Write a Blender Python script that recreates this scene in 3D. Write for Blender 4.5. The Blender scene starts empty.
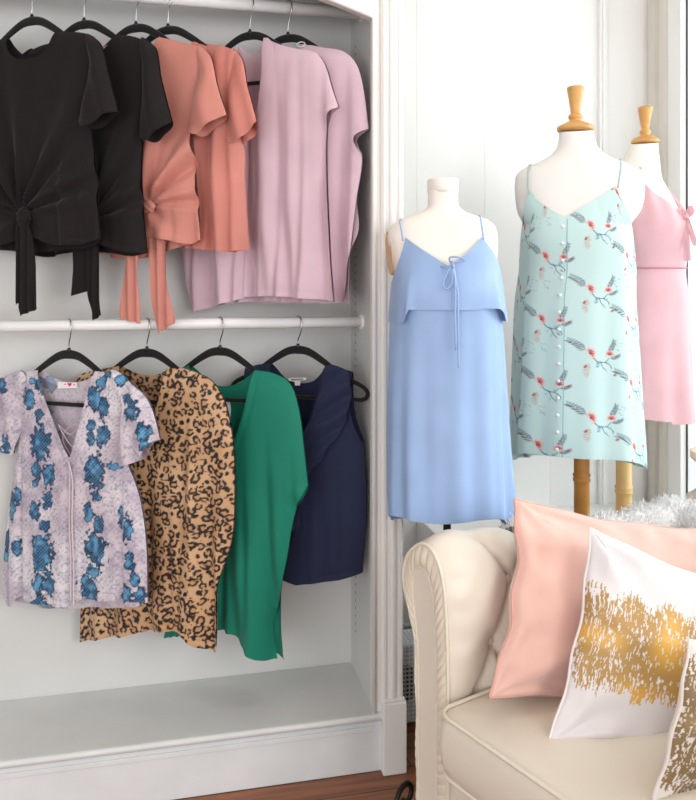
import bpy, bmesh, math, random
import numpy as np
from mathutils import Vector, Matrix
random.seed(4); rng = np.random.default_rng(7)
C = bpy.context.scene.collection
PI = math.pi
# ------------------------------------------------------------------ camera frame
F, CX, HY = 800.0, 348.0, 278.0
YAW = math.radians(12.9)
CAM = np.array([0, 0, 1.41])
RT = np.array([math.cos(YAW), -math.sin(YAW), 0.0])
FW = np.array([math.sin(YAW), math.cos(YAW), 0.0])
UP = np.array([0, 0, 1.0])

def camw(X, D, z):                      # lateral offset, distance ahead, height -> world
    p = CAM + RT * X + FW * D
    return np.array([p[0], p[1], z])

def ray(px, py):
    return FW + RT * ((px - CX) / F) + UP * ((HY - py) / F)

def hit(px, py, p0, n):
    d = ray(px, py)
    return CAM + d * (np.dot(p0 - CAM, n) / np.dot(d, n))

def at_depth(px, py, D):
    return CAM + ray(px, py) * D

# ------------------------------------------------------------------ materials
def lin(c):
    c = np.array(c[:3], float)
    if c.max() > 1.0: c = c / 255.0
    r = np.where(c <= 0.04045, c / 12.92, ((c + 0.055) / 1.055) ** 2.4)
    return (float(r[0]), float(r[1]), float(r[2]), 1.0)

def new_mat(name):
    m = bpy.data.materials.new(name); m.use_nodes = True
    nt = m.node_tree; b = nt.nodes['Principled BSDF']
    return m, nt, b

def add_bump(nt, b, scale, strength, dist=0.002, kind='NOISE', detail=4, vec=None):
    tc = nt.nodes.new('ShaderNodeTexCoord')
    if kind == 'NOISE':
        t = nt.nodes.new('ShaderNodeTexNoise'); t.inputs['Scale'].default_value = scale; t.inputs['Detail'].default_value = detail
    else:
        t = nt.nodes.new('ShaderNodeTexVoronoi'); t.inputs['Scale'].default_value = scale
    nt.links.new(tc.outputs['Object'], t.inputs['Vector'])
    bp = nt.nodes.new('ShaderNodeBump'); bp.inputs['Strength'].default_value = strength; bp.inputs['Distance'].default_value = dist
    nt.links.new(t.outputs[0], bp.inputs['Height']); nt.links.new(bp.outputs['Normal'], b.inputs['Normal'])
    return t

def vary(nt, b, col, amt, scale):
    """base colour with a soft procedural variation"""
    tc = nt.nodes.new('ShaderNodeTexCoord'); t = nt.nodes.new('ShaderNodeTexNoise')
    t.inputs['Scale'].default_value = scale; t.inputs['Detail'].default_value = 3
    nt.links.new(tc.outputs['Object'], t.inputs['Vector'])
    r = nt.nodes.new('ShaderNodeValToRGB')
    c = np.array(lin(col))
    lo = np.clip(c * (1 - amt), 0, 1); hi = np.clip(c * (1 + amt), 0, 1); lo[3] = hi[3] = 1
    r.color_ramp.elements[0].color = lo; r.color_ramp.elements[1].color = hi
    r.color_ramp.elements[0].position = .3; r.color_ramp.elements[1].position = .7
    nt.links.new(t.outputs[0], r.inputs[0]); nt.links.new(r.outputs[0], b.inputs['Base Color'])

def plain(name, col, rough=.5, metal=0, amt=.04, scale=6, bump=None, sheen=0, spec=.5, coat=0):
    m, nt, b = new_mat(name)
    vary(nt, b, col, amt, scale)
    b.inputs['Roughness'].default_value = rough; b.inputs['Metallic'].default_value = metal
    b.inputs['Specular IOR Level'].default_value = spec
    if sheen:
        b.inputs['Sheen Weight'].default_value = sheen; b.inputs['Sheen Roughness'].default_value = .5
    if coat: b.inputs['Coat Weight'].default_value = coat
    if bump: add_bump(nt, b, *bump)
    return m

def cloth(name, col, rough=.75, sheen=.25, spec=.3, bump=(900, .15, .0006), trans=0):
    m = plain(name, col, rough, 0, .05, 9, bump, sheen, spec)
    return m

def painted(name, rough=.7, sheen=.2, spec=.3, bump=(700, .12, .0006), metal=False):
    m, nt, b = new_mat(name)
    a = nt.nodes.new('ShaderNodeAttribute'); a.attribute_name = 'Col'
    nt.links.new(a.outputs['Color'], b.inputs['Base Color'])
    b.inputs['Roughness'].default_value = rough; b.inputs['Specular IOR Level'].default_value = spec
    b.inputs['Sheen Weight'].default_value = sheen
    if metal:
        a2 = nt.nodes.new('ShaderNodeAttribute'); a2.attribute_name = 'Foil'
        mr = nt.nodes.new('ShaderNodeMath'); mr.operation = 'MULTIPLY'; mr.inputs[1].default_value = .12
        nt.links.new(a2.outputs['Fac'], mr.inputs[0]); nt.links.new(mr.outputs[0], b.inputs['Metallic'])
        rr = nt.nodes.new('ShaderNodeMapRange'); rr.inputs[3].default_value = .8; rr.inputs[4].default_value = .42
        nt.links.new(a2.outputs['Fac'], rr.inputs[0]); nt.links.new(rr.outputs[0], b.inputs['Roughness'])
    add_bump(nt, b, *bump)
    return m

# ------------------------------------------------------------------ objects
def link(name, me, mat=None, parent=None):
    o = bpy.data.objects.new(name, me); C.objects.link(o)
    if mat is not None:
        for m in (mat if isinstance(mat, (list, tuple)) else [mat]): me.materials.append(m)
    if parent is not None: o.parent = parent
    return o

def tag(o, label=None, cat=None, group=None, kind=None):
    if label: o['label'] = label
    if cat: o['category'] = cat
    if group: o['group'] = group
    if kind: o['kind'] = kind
    return o

def empty(name, loc, label=None, cat=None, group=None):
    o = bpy.data.objects.new(name, None); C.objects.link(o); o.empty_display_size = .05
    o.location = loc
    return tag(o, label, cat, group)

class MB:
    """collects geometry for ONE mesh object; coordinates are world, stored relative to the parent's base"""
    def __init__(s): s.v = []; s.f = []; s.mi = []; s.n = 0; s.cols = []; s.foil = []
    def add(s, v, f, mi=0, col=None, foil=None):
        v = np.asarray(v, float); f = [tuple(int(i) + s.n for i in q) for q in f]
        s.v.append(v); s.f += f; s.mi += [mi] * len(f); s.n += len(v)
        if col is not None: s.cols.append(np.asarray(col, float))
        if foil is not None: s.foil.append(np.asarray(foil, float))
        return s
    def box(s, lo, hi, mi=0, M=None):
        x0, y0, z0 = lo; x1, y1, z1 = hi
        v = np.array([(x, y, z) for z in (z0, z1) for y in (y0, y1) for x in (x0, x1)], float)
        if M is not None: v = v @ M[0].T + M[1]
        s.add(v, [(0, 2, 3, 1), (4, 5, 7, 6), (0, 1, 5, 4), (2, 6, 7, 3), (0, 4, 6, 2), (1, 3, 7, 5)], mi); return s
    def tube(s, pts, r, n=10, mi=0, closed=False, flat=None, caps=True):
        """sweep; r scalar or list; flat=(axis vector, factor) squashes along an axis"""
        pts = np.asarray(pts, float); k = len(pts)
        r = np.full(k, r) if np.isscalar(r) else np.asarray(r, float)
        T = np.gradient(pts, axis=0)
        if closed: T = np.roll(pts, -1, 0) - np.roll(pts, 1, 0)
        T /= np.linalg.norm(T, axis=1)[:, None] + 1e-12
        ref = np.array([0, 0, 1.0]) if abs(T[0][2]) < .9 else np.array([1.0, 0, 0])
        N = ref - T[0] * np.dot(ref, T[0]); N /= np.linalg.norm(N)
        rings = []
        for i in range(k):
            N = N - T[i] * np.dot(N, T[i]); N /= np.linalg.norm(N) + 1e-12
            B = np.cross(T[i], N)
            a = np.linspace(0, 2 * PI, n, endpoint=False)
            off = r[i] * (np.cos(a)[:, None] * N + np.sin(a)[:, None] * B)
            if flat is not None:
                ax = np.asarray(flat[0], float); ax = ax / np.linalg.norm(ax)
                off = off - np.outer(off @ ax, ax) * (1 - flat[1])
            rings.append(pts[i] + off)
        v = np.concatenate(rings); f = []
        for i in range(k if closed else k - 1):
            j = (i + 1) % k
            for q in range(n):
                f.append((i * n + q, i * n + (q + 1) % n, j * n + (q + 1) % n, j * n + q))
        if caps and not closed:
            f.append(tuple(range(n - 1, -1, -1))); f.append(tuple((k - 1) * n + q for q in range(n)))
        s.add(v, f, mi); return s
    def lathe(s, prof, c, n=24, mi=0):
        a = np.linspace(0, 2 * PI, n, endpoint=False); v = []; f = []
        for r, z in prof:
            v += [(c[0] + r * math.cos(t), c[1] + r * math.sin(t), c[2] + z) for t in a]
        for i in range(len(prof) - 1):
            for q in range(n):
                f.append((i * n + q, i * n + (q + 1) % n, (i + 1) * n + (q + 1) % n, (i + 1) * n + q))
        f.append(tuple(range(n - 1, -1, -1))); f.append(tuple((len(prof) - 1) * n + q for q in range(n)))
        s.add(v, f, mi); return s
    def build(s, name, mat, parent=None, smooth=False, angle=None, origin=None, bevel=0):
        v = np.concatenate(s.v)
        if parent is not None:
            base = np.array(world_loc(parent))
        else:
            base = np.zeros(3) if origin is None else np.array(origin)
        v = v - base
        me = bpy.data.meshes.new(name); me.from_pydata(v.tolist(), [], s.f); me.update()
        o = link(name, me, mat, parent)
        if parent is None and origin is not None: o.location = base
        if len(set(s.mi)) > 1: me.polygons.foreach_set('material_index', s.mi)
        if smooth: me.polygons.foreach_set('use_smooth', [True] * len(me.polygons))
        if s.cols:
            c = np.concatenate(s.cols); c = np.hstack([c[:, :3], np.ones((len(c), 1))])
            a = me.color_attributes.new('Col', 'FLOAT_COLOR', 'POINT'); a.data.foreach_set('color', c.ravel())
        if s.foil:
            a = me.attributes.new('Foil', 'FLOAT', 'POINT'); a.data.foreach_set('value', np.concatenate(s.foil))
        if bevel:
            b = o.modifiers.new('bevel', 'BEVEL'); b.width = bevel; b.segments = 2; b.limit_method = 'ANGLE'
        if angle:
            sel = o
            me.polygons.foreach_set('use_smooth', [True] * len(me.polygons))
            md = o.modifiers.new('split', 'EDGE_SPLIT'); md.split_angle = math.radians(angle)
        return o

def world_loc(o):
    p = np.array(o.location)
    while o.parent is not None:
        o = o.parent; p = p + np.array(o.location)
    return p

def spline(pts, sub=6, closed=False):
    pts = np.asarray(pts, float); n = len(pts); out = []
    rngk = n if closed else n - 1
    for i in range(rngk):
        p0 = pts[(i - 1) % n] if (closed or i > 0) else 2 * pts[0] - pts[1]
        p1 = pts[i]; p2 = pts[(i + 1) % n]
        p3 = pts[(i + 2) % n] if (closed or i + 2 < n) else 2 * pts[-1] - pts[-2]
        for k in range(sub):
            t = k / sub
            out.append(.5 * ((2 * p1) + (-p0 + p2) * t + (2 * p0 - 5 * p1 + 4 * p2 - p3) * t * t + (-p0 + 3 * p1 - 3 * p2 + p3) * t ** 3))
    if not closed: out.append(pts[-1])
    return np.array(out)

# ------------------------------------------------------------------ cloth sheets
def smooth_outline(P, flags, sub=5):
    """closed outline; corner points ('c') stay sharp. returns points and open flag per edge"""
    n = len(P); out = []; op = []
    for i in range(n):
        p1 = P[i]; p2 = P[(i + 1) % n]
        p0 = P[(i - 1) % n] if 'c' not in flags[i] else p1 - (p2 - p1)
        p3 = P[(i + 2) % n] if 'c' not in flags[(i + 1) % n] else p2 + (p2 - p1)
        m = max(2, sub)
        # centripetal damping of tangents
        d = np.linalg.norm(p2 - p1)
        t1 = (p2 - p0); t2 = (p3 - p1)
        t1 = t1 / (np.linalg.norm(t1) + 1e-9) * d; t2 = t2 / (np.linalg.norm(t2) + 1e-9) * d
        for k in range(m):
            t = k / m
            h = (2 * t ** 3 - 3 * t ** 2 + 1, t ** 3 - 2 * t ** 2 + t, -2 * t ** 3 + 3 * t ** 2, t ** 3 - t ** 2)
            out.append(h[0] * p1 + h[1] * t1 + h[2] * p2 + h[3] * t2); op.append('o' in flags[i])
    return np.array(out), np.array(op)

def inside(P, Q):
    x, y = Q[:, 0], Q[:, 1]; r = np.zeros(len(Q), bool); n = len(P)
    for i in range(n):
        a = P[i]; b = P[(i + 1) % n]
        if a[1] == b[1]: continue
        c = (a[1] > y) != (b[1] > y)
        xi = (b[0] - a[0]) * (y - a[1]) / (b[1] - a[1]) + a[0]
        r ^= c & (x < xi)
    return r

def nearest(P, Q, sel=None):
    """nearest point on closed polyline edges (optionally a subset): distance and point"""
    n = len(P); A = P; B = np.roll(P, -1, 0)
    if sel is not None: A = A[sel]; B = B[sel]
    best = np.full(len(Q), 1e9); pt = Q.copy()
    for a, b in zip(A, B):
        d = b - a; L = d @ d + 1e-15
        t = np.clip(((Q - a) @ d) / L, 0, 1)
        p = a + t[:, None] * d
        dd = np.hypot(*(Q - p).T); m = dd < best
        best[m] = dd[m]; pt[m] = p[m]
    return best, pt

def fill(P, h):
    """grid of quads inside outline P, edge vertices snapped to it"""
    lo = P.min(0) - h * 1.5; hi = P.max(0) + h * 1.5
    nx = int((hi[0] - lo[0]) / h) + 2; ny = int((hi[1] - lo[1]) / h) + 2
    gx = lo[0] + np.arange(nx) * h; gy = lo[1] + np.arange(ny) * h
    X, Y = np.meshgrid(gx, gy); Q = np.stack([X.ravel(), Y.ravel()], 1)
    ins = inside(P, Q)
    idx = np.arange(nx * ny).reshape(ny, nx)
    quads = np.stack([idx[:-1, :-1].ravel(), idx[:-1, 1:].ravel(), idx[1:, 1:].ravel(), idx[1:, :-1].ravel()], 1)
    cnt = ins[quads].sum(1); quads = quads[cnt >= 1]
    used = np.unique(quads)
    out = used[~ins[used]]
    _, pt = nearest(P, Q[out]); Q[out] = pt
    # merge degenerate quads: drop those collapsed to no area
    remap = -np.ones(nx * ny, int); remap[used] = np.arange(len(used))
    q = remap[quads]; V = Q[used]
    a = V[q]; area = .5 * np.abs((a[:, 2, 0] - a[:, 0, 0]) * (a[:, 3, 1] - a[:, 1, 1]) - (a[:, 3, 0] - a[:, 1, 0]) * (a[:, 2, 1] - a[:, 0, 1]))
    q = q[area > h * h * 1e-3]
    used2 = np.unique(q); rm = -np.ones(len(V), int); rm[used2] = np.arange(len(used2))
    return V[used2], rm[q]

RAIL_Y = 2.36
UPPER_Z, LOWER_Z = 2.214, 1.277
BACK_Y = 2.51
PHI = math.radians(32)

class Plane:
    """the hanging plane of one garment: horizontal direction w, normal n towards the room"""
    def __init__(s, hook_px, z, phi=PHI):
        d = ray(hook_px, 300); t = RAIL_Y / d[1]
        s.O = np.array([d[0] * t, RAIL_Y, 0.0]); s.zr = z
        s.w = np.array([math.cos(phi), -math.sin(phi), 0]); s.n = np.array([-math.sin(phi), -math.cos(phi), 0])
    def st(s, px, py, sh=0.0):
        P = hit(px, py, s.O + s.n * sh, s.n); return np.array([(P - s.O) @ s.w, P[2]])
    def world(s, q, d):
        P = s.O + np.outer(q[:, 0], s.w) + np.outer(d, s.n); P[:, 2] = q[:, 1]
        lim = BACK_Y - .05; e = P[:, 1] - lim
        P[:, 1] = np.where(e > 0, lim + .035 * np.tanh(e / .12), P[:, 1])
        return P

def outline(pl, pts, mirror=False, sh=0.0):
    """pts: (px, py, flags) -> smoothed outline in plane coordinates"""
    P = np.array([pl.st(p[0], p[1], sh) for p in pts]); fl = [p[2] if len(p) > 2 else '' for p in pts]
    if mirror:                               # right half given from the centre front down to the centre hem
        Q = P[::-1].copy(); Q[:, 0] *= -1
        n = len(P); mf = []
        for i in range(n):                   # edge i of the mirrored run goes from reversed point i to i+1
            k = n - 1 - i
            f = 'c' if 'c' in fl[k] else ''
            if k - 1 >= 0 and 'o' in fl[k - 1]: f += 'o'
            mf.append(f)
        P[0, 0] = 0; P[-1, 0] = 0
        pts2 = np.concatenate([P, Q[1:-1]]); fl2 = fl[:-1] + [mf[0]] + mf[1:-1]
        fl2[n - 1] = mf[0]
        return smooth_outline(pts2, fl2)
    return smooth_outline(P, fl)

def gauss(x, s): return np.exp(-(x / s) ** 2)

def drape(seed, amp=.006, lam=(.11, .065, .17), top=None, hem=None, power=1.3):
    r = np.random.default_rng(seed); ph = r.uniform(0, 6.28, 8)
    def fn(s, t):
        a = np.clip((top - t) / (top - hem), 0, 1) ** power if top is not None else 1
        v = 0
        for i, L in enumerate(lam):
            x = 2 * PI * s / L + ph[i] + .9 * np.sin(t * 4 + ph[i + 3])
            v = v + (np.sin(x) + .38 * np.sin(2 * x + .7) + .15 * np.sin(3 * x + 1.3)) * (1, .55, .8)[i % 3]
        v = v + .35 * np.sin(t * 23 + s * 17 + ph[6]) * np.sin(s * 31 + ph[7])
        return amp * a * v
    return fn

def sheet(mb, pl, ol, h, side, th, d0=0, r=.02, fold=None, groove=True, paint=None, seam_min=.0035, mi=0):
    """one layer of cloth; side +1 front, -1 back"""
    P, op = ol
    V, q = fill(P, h)
    seam = ~op
    ds = nearest(P, V, seam)[0] if seam.any() else np.full(len(V), 1.0)
    bul = side * (seam_min + th * (1 - np.exp(-ds / r)))
    fo = fold(V[:, 0], V[:, 1]) if fold is not None else 0
    d = (d0(V[:, 0], V[:, 1]) if callable(d0) else d0) + bul + fo
    if op.any() and groove:
        do = nearest(P, V, op)[0]
        d = d - side * .0016 * gauss(do - .018, .0035)
    W = pl.world(V, d)
    quads = q if side > 0 else q[:, ::-1]
    mb.add(W, quads.tolist(), mi, None if paint is None else paint(V, side))
    return mb

def garment(name, pl, label, cat, group, mat):
    return empty(name, tuple(pl.O + np.array([0, 0, pl.zr])), label, cat, group)

def bodice(root, name, pl, front, back, mat, h=.006, th=.016, fold=None, mirror=False, paint=None, d0=0, r=.02, bfold=None, label=None, flip=False, ramp=None):
    mb = MB(); sh = d0
    of = outline(pl, front, mirror, sh); ob = outline(pl, back, mirror, sh)
    if ramp:                                  # lies on the shoulder at the top, stands off lower down
        tt = of[0][:, 1].max(); D1 = d0; d0 = lambda s, t: D1 * np.clip((tt - t) / ramp, 0, 1)
    if flip: of, ob = [(P[::-1] * np.array([-1, 1]), np.roll(op[::-1], -1)) for P, op in (of, ob)]
    sheet(mb, pl, ob, h, -1, th, d0, r, bfold if bfold is not None else fold, paint=paint)
    sheet(mb, pl, of, h, +1, th, d0, r, fold, paint=paint)
    o = mb.build(name, mat, root, smooth=True)
    if label: o['label'] = label
    return o

def strip(root, name, pl, pts, mat, d0, h=.005, th=.003, fold=None, paint=None, r=.008, layers=2):
    mb = MB(); ol = outline(pl, pts, False, d0)
    if layers == 2: sheet(mb, pl, ol, h, -1, th, d0, r, fold, groove=False, paint=paint, seam_min=.0006)
    sheet(mb, pl, ol, h, +1, th, d0, r, fold, groove=False, paint=paint, seam_min=.0006)
    return mb.build(name, mat, root, smooth=True)

def poly_label(root, name, pl, pts, mat, d0):
    P = np.array([pl.st(p[0], p[1], d0) for p in pts])
    v = pl.world(P, np.full(len(P), d0))
    return MB().add(v, [tuple(range(len(P)))]).build(name, mat, root)

# ================================================================== SETTING
M_white = plain('white_paint', (248, 248, 247), .55, 0, .015, 3, (60, .05, .001))
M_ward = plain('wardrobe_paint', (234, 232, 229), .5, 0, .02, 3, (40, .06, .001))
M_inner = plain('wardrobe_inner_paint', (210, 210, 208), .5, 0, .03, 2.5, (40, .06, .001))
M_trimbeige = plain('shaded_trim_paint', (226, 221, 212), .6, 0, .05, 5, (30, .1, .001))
M_dark = plain('dark_metal', (34, 32, 32), .45, .6, .1, 20)
M_hole = plain('peg_hole_dark', (60, 58, 56), .8)
M_chrome = plain('hook_steel', (190, 190, 192), .22, 1.0, .02, 10)
M_ceil = plain('ceiling_paint', (238, 228, 214), .8)

def floor_mat():
    m, nt, b = new_mat('wood_floor')
    tc = nt.nodes.new('ShaderNodeTexCoord')
    br = nt.nodes.new('ShaderNodeTexBrick')
    br.inputs['Scale'].default_value = 1; br.inputs['Brick Width'].default_value = 1.1; br.inputs['Row Height'].default_value = .085
    br.inputs['Mortar Size'].default_value = .0018; br.inputs['Bias'].default_value = 0; br.offset = .37
    br.inputs['Color1'].default_value = lin((178, 116, 76)); br.inputs['Color2'].default_value = lin((146, 88, 56)); br.inputs['Mortar'].default_value = lin((40, 20, 12))
    nt.links.new(tc.outputs['Object'], br.inputs['Vector'])
    mp = nt.nodes.new('ShaderNodeMapping'); mp.inputs['Scale'].default_value = (1.2, 16, 1)
    nt.links.new(tc.outputs['Object'], mp.inputs['Vector'])
    no = nt.nodes.new('ShaderNodeTexNoise'); no.inputs['Scale'].default_value = 3; no.inputs['Detail'].default_value = 7
    nt.links.new(mp.outputs[0], no.inputs['Vector'])
    mx = nt.nodes.new('ShaderNodeMix'); mx.data_type = 'RGBA'; mx.blend_type = 'MULTIPLY'; mx.inputs[0].default_value = .8
    rp = nt.nodes.new('ShaderNodeValToRGB'); rp.color_ramp.elements[0].position = .3; rp.color_ramp.elements[0].color = (.3, .25, .22, 1); rp.color_ramp.elements[1].position = .72; rp.color_ramp.elements[1].color = (1, 1, 1, 1)
    nt.links.new(no.outputs[0], rp.inputs[0])
    nt.links.new(br.outputs[0], mx.inputs[6]); nt.links.new(rp.outputs[0], mx.inputs[7]); nt.links.new(mx.outputs[2], b.inputs['Base Color'])
    b.inputs['Roughness'].default_value = .3
    bp = nt.nodes.new('ShaderNodeBump'); bp.inputs['Strength'].default_value = .25; bp.inputs['Distance'].default_value = .002
    nt.links.new(br.outputs['Fac'], bp.inputs['Height']); bp.invert = True
    nt.links.new(bp.outputs[0], b.inputs['Normal'])
    return m

def struct(name, mb, mat, **k):
    o = mb.build(name, mat, **k); o['kind'] = 'structure'; return o

ROOM_X0, ROOM_X1, ROOM_Y1, ROOM_Z = -2.6, 2.03, 3.05, 2.9
struct('floor', MB().box((ROOM_X0, -2.2, -.05), (ROOM_X1 + .1, ROOM_Y1 + .1, 0)), floor_mat())
struct('ceiling', MB().box((ROOM_X0, -2.2, ROOM_Z), (ROOM_X1 + .1, ROOM_Y1 + .1, ROOM_Z + .06)), M_ceil)
wb = MB().box((ROOM_X0, ROOM_Y1, 0), (ROOM_X1 + .1, ROOM_Y1 + .1, ROOM_Z))
for x in (.98, 1.27, 1.56):                                # board joints in the panelled wall
    wb.box((x, ROOM_Y1 - .0012, 0), (x + .004, ROOM_Y1, ROOM_Z))
struct('wall_back', wb, M_white)
tb = MB().box((1.775, ROOM_Y1 - .022, 0), (1.815, ROOM_Y1, ROOM_Z)).box((1.785, ROOM_Y1 - .03, 0), (1.803, ROOM_Y1, ROOM_Z))
struct('trim_1', tb, M_white, bevel=.004)
struct('wall_left', MB().box((ROOM_X0 - .1, .6, 0), (ROOM_X0, ROOM_Y1 + .1, ROOM_Z)), M_white)
# right wall with the shop window
WY1, WY0, WZ0, WZ1 = 2.808, .9, .46, 2.75
wr = MB().box((ROOM_X1, .3, 0), (ROOM_X1 + .1, ROOM_Y1, WZ0)).box((ROOM_X1, .3, WZ1), (ROOM_X1 + .1, ROOM_Y1, ROOM_Z))
wr.box((ROOM_X1, WY1, WZ0), (ROOM_X1 + .1, ROOM_Y1, WZ1)).box((ROOM_X1, .3, WZ0), (ROOM_X1 + .1, WY0, WZ1))
struct('wall_right', wr, M_white)
# moulded corner column between wall and window
cp = [(2.0, 3.05), (1.985, 3.05), (1.975, 3.04), (1.98, 3.02), (1.962, 3.005), (1.962, 2.975), (1.98, 2.965), (1.98, 2.95), (1.962, 2.94), (1.962, 2.905), (1.98, 2.89), (2.0, 2.89)]
def extrude_z(mb, poly, z0, z1):
    n = len(poly); v = [(x, y, z0) for x, y in poly] + [(x, y, z1) for x, y in poly]
    f = [(i, (i + 1) % n, n + (i + 1) % n, n + i) for i in range(n)] + [tuple(range(n - 1, -1, -1)), tuple(range(n, 2 * n))]
    return mb.add(v, f)
cp = [(x + .03, y) for x, y in cp]
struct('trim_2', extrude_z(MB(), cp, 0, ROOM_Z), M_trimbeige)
struct('trim_3', MB().box((1.998, WY1 - .004, .3), (2.03, 2.888, ROOM_Z)), M_white, bevel=.004)
win = empty('window_1', (ROOM_X1, 1.85, WZ0)); win['kind'] = 'structure'
fr = MB()
for y0, y1, z0, z1 in ((WY0, WY1, WZ0, WZ0 + .035), (WY0, WY1, WZ1 - .035, WZ1), (WY1 - .013, WY1, WZ0, WZ1), (WY0, WY0 + .035, WZ0, WZ1)):
    fr.box((2.026, y0, z0), (2.08, y1, z1))
fr.build('window_frame', plain('window_frame_white', (240, 242, 244), .4), win, bevel=.003)
gk = MB()
for y0, y1, z0, z1 in ((WY0 + .02, WY1 - .012, WZ0 + .03, WZ0 + .038), (WY1 - .010, WY1 - .003, WZ0 + .03, WZ1 - .03)):
    gk.box((2.023, y0, z0), (2.0265, y1, z1))
gk.build('gasket', M_dark, win)
gm, gnt, gb = new_mat('window_glass')
gb.inputs['Transmission Weight'].default_value = 1; gb.inputs['Roughness'].default_value = 0; gb.inputs['IOR'].default_value = 1.02; gb.inputs['Base Color'].default_value = (.93, .98, .98, 1)
MB().box((2.05, WY0 + .03, WZ0 + .03), (2.054, WY1 - .012, WZ1 - .03)).build('pane', gm, win)
struct('display_platform', MB().box((.98, 2.30, 0), (2.03, 3.05, .46)), M_white, bevel=.004)
struct('wall_exterior', MB().box((4.6, -3, -.3), (4.7, 9, 5)), plain('pale_teal_facade', (140, 190, 198), .8, 0, .06, 1.2))
struct('ground', MB().box((2.1, -3, -.32), (4.7, 9, -.3)), plain('pavement', (150, 150, 148), .9, 0, .1, 3))
struct('baseboard_back', MB().box((.67, ROOM_Y1 - .015, 0), (.98, ROOM_Y1, .14)), M_white, bevel=.004)

# ------------------------------------------------------------------ built-in wardrobe (open front, arched)
XL, XR = -.75, .585
W = empty('built_in_wardrobe', (-.08, 2.21, 0), 'white built-in open wardrobe with arched top and two hanging rails', 'wardrobe')
WT = 2.72
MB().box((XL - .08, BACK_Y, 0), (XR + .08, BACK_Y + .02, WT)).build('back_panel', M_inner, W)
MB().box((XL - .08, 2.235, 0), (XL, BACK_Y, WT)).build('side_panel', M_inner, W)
sp = MB().box((XR, 2.235, 0), (XR + .079, BACK_Y, WT))
ph = MB()
k = 0
z = .30
while z < 2.15:                                            # rows of shelf-pin holes
    a = np.linspace(0, 2 * PI, 8, endpoint=False)
    for yy in (2.445,):
        v = [(XR - .0008, yy + .0042 * math.cos(t), z + .0042 * math.sin(t)) for t in a]
        sp.add(v, [tuple(range(8))], 1)
    z += .0245
sp.build('side_panel', [M_inner, M_hole], W)
MB().box((XL, 2.235, 2.30), (XR, BACK_Y, 2.32)).build('top_panel', M_inner, W)  # unseen top, set low to deepen the shade in the upper interior
# shelf with rounded nosing
sh = MB().box((XL, 2.2, .148), (XR + .02, BACK_Y, .172))
sh.tube([(XL, 2.199, .162), (XR + .02, 2.199, .162)], .0105, 10)
sh.build('bottom_shelf', plain('shelf_paint', (216, 218, 218), .38, 0, .05, 4, (30, .05, .001)), W, bevel=.003)
pm = plain('plinth_paint', (222, 224, 226), .5, 0, .05, 6, (30, .1, .001))
MB().box((XL - .02, 2.212, 0), (XR + .025, 2.23, .148)).box((XL - .02, 2.206, .118), (XR + .02, 2.214, .132)).build('plinth', pm, W, bevel=.002)
# face frame with arched opening
xc, hw = (XL + .005 + .579) / 2, (.579 - XL - .005) / 2
sl = math.radians(20.5); R_ = hw / math.sin(sl)
arch = [(xc + R_ * math.sin(a), 2.151 + R_ * (math.cos(a) - math.cos(sl))) for a in np.linspace(sl, -sl, 40)]
v = []; f = []
for i, (x, z) in enumerate(arch):
    v += [(x, 2.208, z), (x, 2.208, WT), (x, 2.24, z), (x, 2.24, WT)]
    if i:
        a = (i - 1) * 4; b = i * 4
        f += [(a, b, b + 1, a + 1), (a, a + 2, b + 2, b), (a + 1, b + 1, b + 3, a + 3)]
ff = MB().add(v, f)
ff.box((.579, 2.208, .172), (.612, 2.24, WT)).box((XL - .06, 2.208, .172), (XL + .005, 2.24, WT))
ff.build('face_frame', M_ward, W, bevel=0)
bead = [(.5805, 2.2035, .172), (.5805, 2.2035, 2.149)] + [(x - .001, 2.2035, z + .002) for x, z in arch[1:-1]] + [(XL + .004, 2.2035, 2.149), (XL + .004, 2.2035, .172)]
MB().tube(bead, .0075, 8).build('opening_bead', M_ward, W, smooth=True)
pil = [(.600, 2.24), (.600, 2.197), (.606, 2.190), (.613, 2.190), (.616, 2.197), (.622, 2.197), (.625, 2.188), (.632, 2.186), (.640, 2.188), (.643, 2.197), (.649, 2.197), (.652, 2.190), (.659, 2.190), (.665, 2.196), (.665, 2.24)]
extrude_z(MB(), pil, .2, WT).box((.601, 2.24, .0), (.664, BACK_Y, WT)).build('pilaster', M_ward, W)
extrude_z(MB(), [(2 * xc - x, y) for x, y in pil][::-1], .2, WT).build('pilaster', M_ward, W)
for x0 in (.602, 2 * xc - .672):
    MB().box((x0, 2.181, 0), (x0 + .07, 2.25, .204)).box((x0 + .004, 2.185, .204), (x0 + .066, 2.25, .214)).build('base_block', M_ward, W, bevel=.004)
M_rail = plain('rail_enamel', (238, 238, 238), .35, 0, .02, 4)
for z, r in ((UPPER_Z, .0185), (LOWER_Z, .0165)):
    ra = MB().tube([(XL, RAIL_Y, z), (XR, RAIL_Y, z)], r, 20).build('hanging_rail', M_rail, W, smooth=True)
    for x in (XL + .004, XR - .004):
        MB().tube([(x - .004, RAIL_Y, z), (x + .004, RAIL_Y, z)], r + .007, 18).build('rail_socket', M_rail, ra)

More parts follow.
